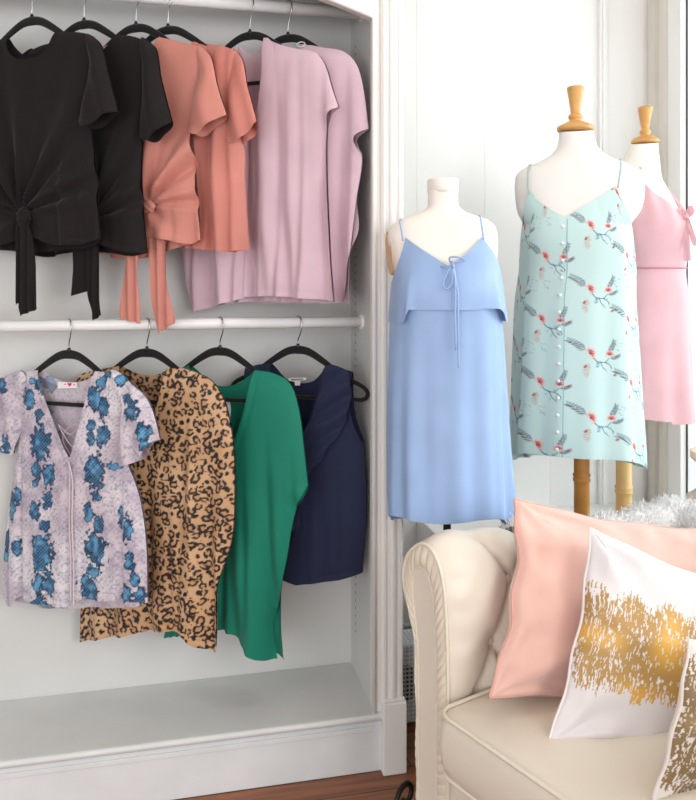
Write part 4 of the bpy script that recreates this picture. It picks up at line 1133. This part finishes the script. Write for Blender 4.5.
ribbon(bw, [FP.p(681, 216, -.06), FP.p(685, 209, -.07), FP.p(686, 214, -.075), FP.p(681, 218, -.065)], .006, .008, .002)
ribbon(bw, [FP.p(681, 217, -.06), FP.p(676, 210, -.085), FP.p(674, 216, -.09), FP.p(681, 219, -.07)], .005, .007, .002)
bw.tube([FP.p(680, 214.5, -.075), FP.p(681.5, 220, -.075)], .009, 8)
bw.build('bow', M_rose, pd, smooth=True)
MB().tube(spline([FP.p(681, 215, -.05), FP.p(673, 203, -.03), FP.p(664, 190, .0), FP.p(658, 180, .04), FP.p(650, 170, .07)], 6), .007, 8, flat=(FP.ey, .4)).build('strap', M_rose, pd, smooth=True)
MB().tube(spline([FP.p(642, 177, -.115), FP.p(640, 170, -.10), FP.p(634, 163, -.04), FP.p(630, 164, .03)], 6), .008, 8, flat=(FP.ey, .5)).build('strap', M_rose, pd, smooth=True)

# ================================================================== SOFA, CUSHIONS, THROW
def leather(name, col, rough=.42):
    m = plain(name, col, rough, 0, .03, 4, (260, .12, .0006), 0, .45)
    return m
M_lea = leather('cream_leather', (227, 217, 203))
M_lea2 = leather('cream_leather_pleats', (222, 211, 194), .42)
M_pip = leather('cream_piping', (230, 221, 206), .4)
SO = camw(.15, 1.95, 0); 
LW = RT * .556 + FW * (-.831); BW = RT * .831 + FW * .556
SA = math.atan2(LW[1], LW[0])
def S(l, b, z): return SO + LW * l + BW * b + UP * z
def slz(px, py, b=0):
    P = hit(px, py, SO + BW * b, BW); q = P - SO; return np.array([q @ LW, P[2]])
def sbz(px, py, l):
    P = hit(px, py, SO + LW * l, LW); q = P - SO; return np.array([q @ BW, P[2]])
SW = 1.15                                    # sofa length
sofa = empty('sofa', tuple(S(SW / 2, .42, 0)), 'cream leather rolled-arm tufted sofa with piped seat cushion', 'sofa')

rim_px = [(416, 720), (414.5, 650), (410.5, 616), (405, 594), (402.8, 574), (406, 557), (413.5, 547.5), (421, 544), (429.5, 548), (436.5, 560), (441.5, 577), (444.5, 600), (446.5, 640), (447.5, 700)]
rim = np.array([slz(*p, b=-.006) for p in rim_px])
rim = np.vstack([[rim[0, 0], .09], rim, [rim[-1, 0], .09]])
RIM = spline(rim, 8)
def resample(P, n):
    d = np.r_[0, np.cumsum(np.hypot(*np.diff(P, axis=0).T))]; t = np.linspace(0, d[-1], n)
    return np.stack([np.interp(t, d, P[:, k]) for k in range(2)], 1), d[-1]
NR = 150
RP, RL = resample(RIM, NR)
TG = np.gradient(RP, axis=0); TG /= np.linalg.norm(TG, axis=1)[:, None]
NRM = np.stack([-TG[:, 1], TG[:, 0]], 1)     # outward from the arm section
if NRM[NR // 2][1] < 0: NRM *= -1
arc = np.linspace(0, RL, NR)
itop = int(np.argmax(RP[:, 1]))
# tuft buttons on the inner face: positions (b, arc) read off the section
def sag(b):
    t = min(1, max(0, (b - .01) / .62)); return .096 * t * t * (3 - 2 * t)
def inner_ba(px, py):
    best = None
    for i in range(itop, NR):
        b, z = sbz(px, py, RP[i, 0] + .006)
        e = abs(z + sag(b) * min(1, RP[i, 1] / .7) - RP[i, 1])
        if best is None or e < best[0]: best = (e, b, arc[i])
    return best[1:]
B1 = np.array(inner_ba(511.5, 581)); B2 = np.array(inner_ba(493.5, 643))
atop = arc[itop]; dB = .125
step = B1 - B2
btn = [B1, B2, B1 + np.array([.17, .0]), B2 + np.array([.17, .0]), B1 + np.array([.34, 0]), B2 + np.array([.34, 0])]
creases = [(B1, B2), (B1, B2 + [.17, 0]), (B1 + [.17, 0], B2 + [.17, 0]), (B1 + [.17, 0], B2 + [.34, 0]), (B1 + [.34, 0], B2 + [.34, 0]),
           (B1, np.array([B1[0] - .07, atop + .01])), (B1, np.array([B1[0] + .10, atop])), (B1 + [.17, 0], np.array([B1[0] + .10, atop])), (B1 + [.17, 0], np.array([B1[0] + .27, atop])), (B1 + [.34, 0], np.array([B1[0] + .27, atop])),
           (B2, np.array([B2[0] - .055, RL - .36])), (B2, np.array([B2[0] + .06, RL - .34])), (B2 + [.17, 0], np.array([B2[0] + .12, RL - .34])), (B2 + [.17, 0], np.array([B2[0] + .24, RL - .34]))]
def segd(Q, a, b):
    a = np.asarray(a, float); b = np.asarray(b, float); d = b - a; t = np.clip(((Q - a) @ d) / (d @ d), 0, 1)
    return np.hypot(*(Q - a - t[:, None] * d).T), t
def arm(mirror=False):
    AD = 1.06; bs = np.r_[np.linspace(0, .08, 14), np.linspace(.085, AD, 130)]
    V = []
    for b in bs:
        ramp = 1 - math.exp(-(b / .035)) if b > 0 else 0
        inner = np.clip((arc - (atop - .12)) / .12, 0, 1)
        lowf = np.clip((RL - .30 - arc) / .1, 0, 1) * .7 + .3
        puff = .026 * ramp * inner * lowf + .004 * ramp
        Q = np.stack([np.full(NR, b), arc], 1)
        cr = np.zeros(NR)
        for a_, b_ in creases:
            d, t = segd(Q, a_, b_); cr = np.maximum(cr, .017 * gauss(d, .011) + .014 * gauss(d, .04))
        for q in btn:
            d = np.hypot(*(Q - q).T); cr = np.maximum(cr, .032 * gauss(d, .014) + .020 * gauss(d, .055) * (d > 0))
        # gathers running from the front piping
        g = .0022 * gauss(b - .03, .025) * inner * (np.sin(arc * 95) + .5 * np.sin(arc * 57 + 1))
        wr = .0012 * np.sin(arc * 60 + b * 40) * np.sin(b * 33 + arc * 13) * inner
        off = puff - cr * ramp * inner + g + wr * ramp
        pos = RP + NRM * off[:, None]
        for (l, z) in pos: V.append((l, b, z - sag(b) * min(1, z / .7)))
    V = np.array(V); n = len(bs)
    if mirror: V[:, 0] = SW - V[:, 0]
    W = SO + np.outer(V[:, 0], LW) + np.outer(V[:, 1], BW); W[:, 2] = V[:, 2]
    idx = np.arange(n * NR).reshape(n, NR)
    f = np.stack([idx[:-1, :-1].ravel(), idx[1:, :-1].ravel(), idx[1:, 1:].ravel(), idx[:-1, 1:].ravel()], 1)
    if mirror: f = f[:, ::-1]
    m = MB().add(W, f.tolist() + [tuple(idx[-1].tolist())])
    return m.build('arm', M_lea, sofa, smooth=True)
def mir(l, m): return SW - l if m else l
pan_px = [(418.5, 720), (417.5, 650), (414, 612), (411.8, 588), (413.5, 573), (418.5, 567.5), (425, 571), (430, 583), (433, 602), (434.8, 640), (436, 700)]
pan = np.array([slz(*p, b=-.010) for p in pan_px]); pan = np.vstack([[pan[0, 0], .09], pan, [pan[-1, 0], .09]])
PANP, _ = resample(spline(pan, 8), NR)
for mrr in (False, True):
    A = arm(mrr)
    # pleated border between rim and flat front panel
    v = []; f = []; K = 7; NB_ = 900; RB, _ = resample(RIM, NB_); PB, _ = resample(spline(pan, 8), NB_); arcb = np.linspace(0, RL, NB_)
    for i in range(NB_):
        for k in range(K):
            t = k / (K - 1); q = RB[i] * (1 - t) + PB[i] * t
            pl_ = abs(math.sin(arcb[i] * PI / .026 + .5 * t)) ** .45 * (.75 + .25 * math.sin(arcb[i] * 37))
            bul = -.002 - .007 * t - .010 * (.25 + .75 * pl_) * math.sin(PI * t) ** .6
            v.append(S(mir(q[0], mrr), bul, q[1]))
            if i and k: a = (i - 1) * K + k - 1; b_ = i * K + k - 1; f.append((a, b_, b_ + 1, a + 1))
    MB().add(v, f).build('pleated_border', M_lea2, A, smooth=True)
    MB().add([S(mir(q[0], mrr), -.008, q[1]) for q in PANP], [tuple(range(NR))]).build('front_panel', M_lea, A)
    MB().tube([S(mir(q[0], mrr), -.004, q[1]) for q in RP[int(NR * .33):]], .0042, 8).build('piping', M_pip, A, smooth=True)
    MB().tube([S(mir(q[0], mrr), -.009, q[1]) for q in PANP], .0026, 6).build('piping', M_pip, A, smooth=True)
    if not mrr:
        for q in btn:
            i = int(np.argmin(np.abs(arc - q[1]))); off = .026 - .040
            p2 = RP[i] + NRM[i] * (off + .006)
            c = S(p2[0], q[0], p2[1] - sag(q[0]) * min(1, p2[1] / .7)); nn = LW * NRM[i][0] + UP * NRM[i][1]; e1 = BW; e2 = np.cross(nn, e1)
            v = []; f = []; aa = np.linspace(0, 2 * PI, 14, endpoint=False)
            prof = [(.0115, -.004), (.0115, .001), (.009, .005), (.005, .007), (.0005, .0075)]
            for r_, h_ in prof: v += [c + nn * h_ + e1 * r_ * math.cos(t) + e2 * r_ * math.sin(t) for t in aa]
            for k in range(len(prof) - 1):
                for j in range(14): f.append((k * 14 + j, k * 14 + (j + 1) % 14, (k + 1) * 14 + (j + 1) % 14, (k + 1) * 14 + j))
            MB().add(v, f).build('tuft_button', M_lea, A, smooth=True)

# back with the same rolled top
l0, l1 = .10, SW - .10
BO = .20
sec = [(.70, .30), (.695, .5), (.685, .64), (.665, .70), (.668, .745), (.695, .775), (.735, .785), (.79, .78), (.835, .755), (.855, .71), (.845, .65), (.83, .5), (.83, .1)]
SEC = spline(np.array(sec) * [1, .895] + [BO, 0], 6); ns = len(SEC); ls = np.linspace(l0, l1, 120)
v = []
for l in ls:
    for (b, z) in SEC:
        d = 0
        if b < .74 + BO:
            for r_, zz in ((0, .66), (1, .53)):
                for k in range(9):
                    lx = .26 + .16 * k + .08 * r_
                    q = math.hypot(l - lx, z - zz); d = max(d, .03 * math.exp(-(q / .03) ** 2) + .02 * math.exp(-(q / .07) ** 2))
        v.append(S(l, b + d, z))
f = [(i * ns + k, i * ns + k + 1, (i + 1) * ns + k + 1, (i + 1) * ns + k) for i in range(len(ls) - 1) for k in range(ns - 1)]
MB().add(v, f).build('back', M_lea, sofa, smooth=True)
# base rail and feet
zc0, zc1 = .312, .447
bb = MB()
R9 = (np.stack([LW, BW, UP], 1), SO)
bb.box((.13, .012, .10), (SW - .13, .70 + BO, zc0 - .004), 0, R9); bb.build('base', M_lea, sofa, bevel=.012)
for l, b in ((.07, .05), (SW - .07, .05), (.07, 1.0), (SW - .07, 1.0)):
    c = S(l, b, 0); MB().lathe([(.018, 0), (.024, .01), (.034, .05), (.036, .08), (.03, .1)], c, 18).build('leg', plain('dark_foot', (48, 30, 22), .4), sofa, smooth=True)
# seat cushion
lc0 = slz(440.5, 697, -.045)[0] + .0; lc1 = SW - lc0
cb0, cb1, rc = -.058, .685 + BO, .04
def rrect(x0, x1, y0, y1, r, n=10):
    out = []
    for cx, cy, a0 in ((x0 + r, y0 + r, PI), (x1 - r, y0 + r, 1.5 * PI), (x1 - r, y1 - r, 0), (x0 + r, y1 - r, .5 * PI)):
        for t in np.linspace(a0, a0 + PI / 2, n): out.append((cx + r * math.cos(t), cy + r * math.sin(t)))
    # extra points along straight runs
    P = np.array(out); Q = []
    for i in range(len(P)):
        a, b = P[i], P[(i + 1) % len(P)]; k = max(1, int(np.hypot(*(b - a)) / .03))
        for j in range(k): Q.append(a + (b - a) * j / k)
    return np.array(Q)
RR = rrect(lc0, lc1, cb0, cb1, rc); nr = len(RR); cen = np.array([(lc0 + lc1) / 2, (cb0 + cb1) / 2])
hx, hy = (lc1 - lc0) / 2, (cb1 - cb0) / 2
rings = []
inset = lambda d: np.stack([cen[0] + (RR[:, 0] - cen[0]) * (1 - d / hx), cen[1] + (RR[:, 1] - cen[1]) * (1 - d / hy)], 1)
for d, z in ((.02, zc0), (.004, zc0 + .004), (-.004, zc0 + .03), (-.007, (zc0 + zc1) / 2), (-.004, zc1 - .03), (.001, zc1 - .006), (.008, zc1 - .001)):
    rings.append((inset(d), np.full(nr, z)))
for s_ in (.96, .92, .86, .78, .68, .56, .42, .28, .14, .03):
    P = cen + (RR - cen) * s_
    d = np.minimum(np.minimum(P[:, 0] - lc0, lc1 - P[:, 0]), np.minimum(P[:, 1] - cb0, cb1 - P[:, 1]))
    rings.append((P, zc1 + .012 * (1 - np.exp(-np.clip(d, 0, 1) / .09)) + .002 * np.sin(P[:, 0] * 21 + P[:, 1] * 9)))
v = np.concatenate([np.column_stack([r_[0], r_[1]]) for r_ in rings])
W = SO + np.outer(v[:, 0], LW) + np.outer(v[:, 1], BW); W[:, 2] = v[:, 2]
f = [(i * nr + k, i * nr + (k + 1) % nr, (i + 1) * nr + (k + 1) % nr, (i + 1) * nr + k) for i in range(len(rings) - 1) for k in range(nr)]
f += [tuple(range(nr - 1, -1, -1)), tuple((len(rings) - 1) * nr + k for k in range(nr))]
cush = MB().add(W, f).build('seat_cushion', M_lea, sofa, smooth=True)
for d, z in ((.001, zc1), (.004, zc0 + .003)):
    P = inset(d); MB().tube([S(a_, b_, z) for a_, b_ in P], .0048, 8, closed=True).build('piping', M_pip, cush, smooth=True)

# ------------------------------------------------------------------ scatter cushions
def cushion(name, label, cor, T, mat, n=90, paint=None, pip=None, seed=0, pinch=.05, group='scatter cushions', toward=None, wr=1.0):
    """cor: four world corners bottom-left, bottom-right, top-right, top-left"""
    c = np.array(cor, float); cen = c.mean(0)
    nn = np.cross(c[1] - c[0], c[3] - c[0]); nn /= np.linalg.norm(nn)
    if np.dot(nn, CAM - cen) < 0: nn = -nn
    root = empty(name, tuple(cen * [1, 1, 0] + [0, 0, c[:, 2].min()]), label, 'cushion', group)
    g = np.linspace(-1, 1, n); U, Vv = np.meshgrid(g, g)
    # denser near the edges
    U = np.sin(U * PI / 2) * .35 + U * .65; Vv = np.sin(Vv * PI / 2) * .35 + Vv * .65
    r = np.random.default_rng(seed); ph = r.uniform(0, 6.28, 10)
    def pos(u, v):
        uu = u * (1 - pinch * (1 - v * v) * 1.0 * np.abs(u) ** 2); vv = v * (1 - pinch * (1 - u * u) * np.abs(v) ** 2)
        # little scallops where the filling pulls the seam
        uu = uu + .012 * wr * np.sin(v * 9 + ph[8]) * np.abs(u) ** 6 * (1 - v ** 4); vv = vv + .008 * wr * np.sin(u * 8 + ph[9]) * np.abs(v) ** 6 * (1 - u ** 4)
        a = (uu + 1) / 2; b = (vv + 1) / 2
        return (c[0] * ((1 - a) * (1 - b))[..., None] + c[1] * (a * (1 - b))[..., None] + c[2] * (a * b)[..., None] + c[3] * ((1 - a) * b)[..., None])
    base = pos(U, Vv)
    prof = np.clip((1 - U ** 2), 0, 1) ** .5 * np.clip((1 - Vv ** 2), 0, 1) ** .5
    prof = prof ** .85 * (1 - .22 * (U ** 2 * Vv ** 2))
    e = np.clip(1 - np.abs(U), 0, 1); e2 = np.clip(1 - np.abs(Vv), 0, 1)
    ed = np.minimum(e, e2)
    cor_d = np.hypot(1 - np.abs(U), 1 - np.abs(Vv))
    ang = np.arctan2(1 - np.abs(Vv), 1 - np.abs(U))
    w1 = wr * .006 * gauss(cor_d - .35, .3) * np.sin(ang * 7 + ph[0] + np.sign(U) * 2 + np.sign(Vv) * 3)
    w2 = wr * .004 * gauss(ed - .12, .12) * (np.sin(U * 17 + ph[1]) * (e2 < e) + np.sin(Vv * 15 + ph[2]) * (e <= e2))
    w3 = wr * .004 * np.sin(U * 4 + Vv * 5 + ph[3]) * np.sin(Vv * 6 - U * 3 + ph[4])
    th = T * prof + (w1 + w2 + w3) * np.clip(ed * 8, 0, 1)
    mb = MB(); idx = np.arange(n * n).reshape(n, n)
    q = np.stack([idx[:-1, :-1].ravel(), idx[:-1, 1:].ravel(), idx[1:, 1:].ravel(), idx[1:, :-1].ravel()], 1)
    for sd in (1, -1):
        P = (base + nn * (sd * th)[..., None]).reshape(-1, 3)
        col = foil = None
        if paint is not None: col, foil = paint(U.ravel(), Vv.ravel(), sd)
        mb.add(P, (q if sd > 0 else q[:, ::-1]).tolist(), 0, col, foil)
    mb.build('cover', mat, root, smooth=True)
    if pip is not None:
        t = np.linspace(-1, 1, 60)[:-1]; o = np.ones_like(t)
        ring = np.concatenate([pos(t, -o), pos(o, t), pos(-t, o), pos(-o, -t)])
        MB().tube(ring, .0032, 8, closed=True).build('piping', pip, root, smooth=True)
    return root
def leanplane(l, z, lean):
    n = LW * math.cos(lean) + UP * math.sin(lean); return S(l, 0, z), n
p0, n0 = leanplane(.30, .46, math.radians(16))
cor = [hit(489, 697, p0, n0), hit(706, 722, p0, n0), hit(728, 528, p0, n0), hit(514, 499, p0, n0)]
M_blush = cloth('blush_velvet', (226, 182, 170), .8, .45, .2, (1400, .2, .0005))
cushion('throw_pillow', 'large plain blush pink pillow leaning in the sofa corner', cor, .072, M_blush, seed=3, pinch=.10, wr=1.7, pip=cloth('blush_seam', (216, 166, 154), .8))

def foil_paint(lo, hi, dens, cols, rough, seed, nx=150):
    r = np.random.default_rng(seed)
    top = hi + .12 * (r.random(nx) - .5) + .05 * np.sin(np.arange(nx) * .21); bot = lo + .12 * (r.random(nx) - .5) + .04 * np.sin(np.arange(nx) * .17 + 2)
    def fn(u, v, sd):
        x = (u + 1) / 2 * nx + .25 * np.sin(v * 60) + .5 * (vnoise(u * 20, v * 14, 5) - .5); i = np.clip(x.astype(int), 0, nx - 1)
        m = (v < top[i]) & (v > bot[i])
        st = vnoise(x * .9, v * 15 + 7 * (i % 7), 3 + seed); st2 = vnoise(x * 1.3, v * 34, 13 + seed)
        edge = np.clip(np.minimum(top[i] - v, v - bot[i]) / .25, 0, 1)
        # streaky gaps: fewer in the middle of the band and towards the right
        thr = dens + .10 * edge + .14 * np.clip(u + .3, -1, 1) * (1 if seed == 1 else 0)
        f = m & (st * .65 + st2 * .35 < thr)
        f = f.astype(float)
        if sd < 0: f *= 0
        white, gold, gold2 = [L3(c) for c in cols]
        g = mixc(np.tile(gold, (len(u), 1)), np.tile(gold2, (len(u), 1)), np.clip(vnoise(u * 4, v * 4, 17) * 1.6 - .3 - .45 * u, 0, 1))
        return mixc(np.tile(white, (len(u), 1)), g, f), f
    return fn
M_gold = painted('white_gold_foil_print', .8, .1, .3, (900, .15, .0006), metal=True)
# white cushion with the gold band, in front of the pink one
n1 = -(RT * math.sin(math.radians(-14)) + FW * math.cos(math.radians(-14))) * math.cos(math.radians(20)) + UP * math.sin(math.radians(20))
p1 = at_depth(551, 738, 1.66)
cor = [hit(549, 741, p1, n1), hit(762, 776, p1, n1), hit(790, 604, p1, n1), hit(590, 528, p1, n1)]
cushion('throw_pillow', 'white pillow with a wide brushed gold foil band across it', cor, .068, M_gold, n=300, seed=5, pinch=.075,
        paint=foil_paint(-.47, .42, .60, ((224, 219, 221), (228, 178, 82), (176, 140, 84)), 0, 1, 190), pip=cloth('white_seam', (238, 232, 232), .8), wr=1.1)
n2 = -(RT * math.sin(math.radians(-30)) + FW * math.cos(math.radians(-30))) * math.cos(math.radians(12)) + UP * math.sin(math.radians(12))
p2 = at_depth(660, 790, 1.47)
cor = [hit(653, 800, p2, n2), hit(850, 850, p2, n2), hit(868, 676, p2, n2), hit(689, 640, p2, n2)]
cushion('throw_pillow', 'smaller pillow covered in bronze gold streaks, cut off at the right edge', cor, .05, M_gold, n=240, seed=9, pinch=.05,
        paint=foil_paint(-.86, .80, .55, ((226, 216, 210), (152, 126, 86), (136, 112, 78)), 0, 2, 210), pip=cloth('white_seam2', (230, 222, 218), .8))

# ------------------------------------------------------------------ white long-pile throw over the arm and back corner
fur = MB()
r = np.random.default_rng(5)
b0f, b1f = .30, 1.05
ii = np.where((arc > atop - .17) & (arc < atop + .13))[0]
bsf = np.linspace(b0f, b1f, 60)
V = []
for b in bsf:
    for i in ii:
        bump = .012 + .010 * math.sin(b * 31 + arc[i] * 22) * math.sin(arc[i] * 41 + b * 9) + .006 * math.sin(b * 67)
        e = min(1, (b - b0f) / .03 + .15, (b1f - b) / .03 + .15)
        V.append(np.r_[RP[i] + NRM[i] * (.008 + .026 * min(1, max(0, (arc[i] - (atop - .12)) / .12)) + bump * e), b])
V = np.array(V); n_i = len(ii)
W = SO + np.outer(V[:, 0], LW) + np.outer(V[:, 2], BW); W[:, 2] = V[:, 1] - np.array([sag(b) for b in V[:, 2]]) * np.minimum(1, V[:, 1] / .7)
f = [(a * n_i + k, a * n_i + k + 1, (a + 1) * n_i + k + 1, (a + 1) * n_i + k) for a in range(len(bsf) - 1) for k in range(n_i - 1)]
fur.add(W, f)
NW = (np.outer(NRM[ii][:, 0], LW) + np.outer(NRM[ii][:, 1], UP))
NWA = np.tile(NW, (len(bsf), 1))
# the same throw carries on over the corner of the back
sel = np.where((SEC[:, 1] > .58) & (SEC[:, 0] < .82 + BO))[0]; ls2 = np.linspace(.06, .75, 50); T2 = np.gradient(SEC, axis=0); N2 = np.stack([-T2[:, 1], T2[:, 0]], 1); N2 /= np.linalg.norm(N2, axis=1)[:, None]
W2 = []; NB = []
for l in ls2:
    for k in sel:
        q = SEC[k] + N2[k] * (.014 + .010 * math.sin(l * 31 + k * .7) * math.sin(k * .9 + l * 9)); W2.append(S(l, q[0], q[1])); NB.append(BW * N2[k][0] + UP * N2[k][1])
m2_ = len(sel)
fur.add(W2, [(a * m2_ + k, a * m2_ + k + 1, (a + 1) * m2_ + k + 1, (a + 1) * m2_ + k) for a in range(len(ls2) - 1) for k in range(m2_ - 1)])
W = np.concatenate([W, np.array(W2)]); NWA = np.concatenate([NWA, np.array(NB)])
NS = 34000
a = r.integers(0, len(W), NS)
nw = NWA[a]
root_ = W[a] + r.normal(0, .006, (NS, 3))
dirn = nw * .7 + r.normal(0, .42, (NS, 3)); dirn /= np.linalg.norm(dirn, axis=1)[:, None]
ln = r.uniform(.008, .017, NS)[:, None]
side = np.cross(dirn, r.normal(0, 1, (NS, 3))); side /= np.linalg.norm(side, axis=1)[:, None]; wd = .0015
mid = root_ + dirn * ln * .55 + UP * .002; tip = root_ + dirn * ln - UP * .008
VV = np.stack([root_ - side * wd, root_ + side * wd, mid - side * wd, mid + side * wd, tip], 1).reshape(-1, 3)
k5 = np.arange(NS) * 5
FF = [(int(k), int(k + 1), int(k + 3), int(k + 2)) for k in k5] + [(int(k + 2), int(k + 3), int(k + 4)) for k in k5]
fur.add(VV, FF)
M_fur = plain('white_long_pile', (246, 244, 244), .9, 0, .02, 10, None, .4, .2)
o = fur.build('fur_throw', M_fur, None, smooth=True, origin=tuple(S(.08, .6, .78)))
tag(o, 'fluffy white long-pile throw draped over the sofa arm behind the pillows', 'throw')

# ------------------------------------------------------------------ ornaments on the display platform by the window
def on_platform(px, y, D): return at_depth(px, y, D)
Dq = 2.86
def pz(px): p = at_depth(px, HY, Dq); return p[0], p[1]
x_, y_ = pz(697.5)
st_ = MB(); nth, nph = 22, 14; v = []
for i in range(nph + 1):
    ph_ = PI * i / nph
    for j in range(nth):
        t = 2 * PI * j / nth; q = 1 + .10 * math.sin(3 * t + 2 * ph_) + .07 * math.sin(5 * t + ph_ * 3)
        v.append((x_ + .052 * q * math.sin(ph_) * math.cos(t), y_ + .045 * q * math.sin(ph_) * math.sin(t), .46 + .064 + .065 * math.cos(ph_)))
f = [(i * nth + j, i * nth + (j + 1) % nth, (i + 1) * nth + (j + 1) % nth, (i + 1) * nth + j) for i in range(nph) for j in range(nth)]
o = st_.add(v, f).build('stone', plain('speckled_grey_stone', (128, 120, 112), .8, 0, .5, 60, (40, .6, .004)), None, smooth=True, origin=(x_, y_, .46)); tag(o, 'speckled grey stone on the window platform at the right edge', 'stone')
sh_ = MB(); v = []; n_t = 18; 
zc = .46 + .126
PTS = []
for i in range(40):
    t = i / 39; a = t * 3.2 * 2 * PI; R_s = .030 * (1 - t) ** 1.1 + .002; rr = .026 * (1 - t) ** 1.05 + .0025
    PTS.append((x_ + .004 + R_s * .8 * math.cos(a), y_ - .002 + R_s * .8 * math.sin(a), zc + .026 + .05 * t, rr))
PTS = np.array(PTS); sh_.tube(PTS[:, :3], PTS[:, 3], 16)
o = sh_.build('seashell', plain('shell_white_brown', (222, 208, 196), .35, 0, .35, 22), None, smooth=True, origin=(x_, y_, zc)); tag(o, 'white and brown seashell lying on the grey stone at the right edge', 'shell')
Dq = 2.70
x2, y2 = pz(713)
pb = empty('pedestal_bowl', (x2, y2, .46), 'pale beige pedestal bowl on the window platform behind the seashell', 'bowl')
mb_ = plain('beige_ceramic', (222, 200, 180), .5, 0, .06, 20)
zb = 1.41 + (HY - 458) / F * Dq
MB().lathe([(.03, zb - .03), (.06, zb - .012), (.072, zb), (.072, zb + .022), (.066, zb + .022), (.055, zb), (.001, zb - .012)], (x2, y2, 0), 28).build('bowl', mb_, pb, smooth=True)
MB().lathe([(.018, .48), (.012, .52), (.010, zb - .12), (.016, zb - .06), (.028, zb - .026)], (x2, y2, 0), 20).build('stem', mb_, pb, smooth=True)
MB().lathe([(.05, .46), (.05, .468), (.03, .474), (.018, .485)], (x2, y2, 0), 24).build('foot', mb_, pb, smooth=True)

# ================================================================== LIGHT AND CAMERA
wd_ = bpy.data.worlds.new('world'); bpy.context.scene.world = wd_; wd_.use_nodes = True
bg = wd_.node_tree.nodes['Background']; bg.inputs[0].default_value = (.98, .99, 1, 1); bg.inputs[1].default_value = 1.0
def area(name, loc, tgt, size, power, col=(1, 1, 1), size_y=None):
    l = bpy.data.lights.new(name, 'AREA'); l.energy = power; l.color = col; l.size = size
    if size_y: l.shape = 'RECTANGLE'; l.size_y = size_y
    o = bpy.data.objects.new(name, l); C.objects.link(o); o.location = loc
    o.rotation_euler = (Vector(tgt) - Vector(loc)).to_track_quat('-Z', 'Y').to_euler(); return o
area('shop_window_light', (4.2, 1.6, 2.0), (.6, 2.4, 1.1), 2.4, 120, (1, .99, .97), 2.6)
area('front_window_light', (2.4, -2.4, 2.3), (.4, 2.2, 1.0), 2.6, 92, (1, .99, .98), 2.2)
area('room_bounce_light', (-2.0, -1.8, 1.3), (.2, 2.3, 1.1), 2.6, 52, (.97, .98, 1), 2.2)
area('added_recess_fill_light', (1.0, 1.75, 2.86), (1.45, 2.9, 1.2), .5, 8, (1, .99, .97), .9)  # invented overhead fill, added to brighten the recess by the window
cam = bpy.data.cameras.new('camera'); co = bpy.data.objects.new('camera', cam); C.objects.link(co)
cam.sensor_fit = 'HORIZONTAL'; cam.sensor_width = 36; cam.lens = F / 696 * 36
cam.shift_x = 0; cam.shift_y = (HY - 400) / 696
co.location = tuple(CAM); co.rotation_euler = (PI / 2, 0, -YAW); cam.clip_start = .02
bpy.context.scene.camera = co
sc = bpy.context.scene
sc.view_settings.view_transform = 'Standard'; sc.view_settings.look = 'None'; sc.view_settings.exposure = 0; sc.view_settings.gamma = 1
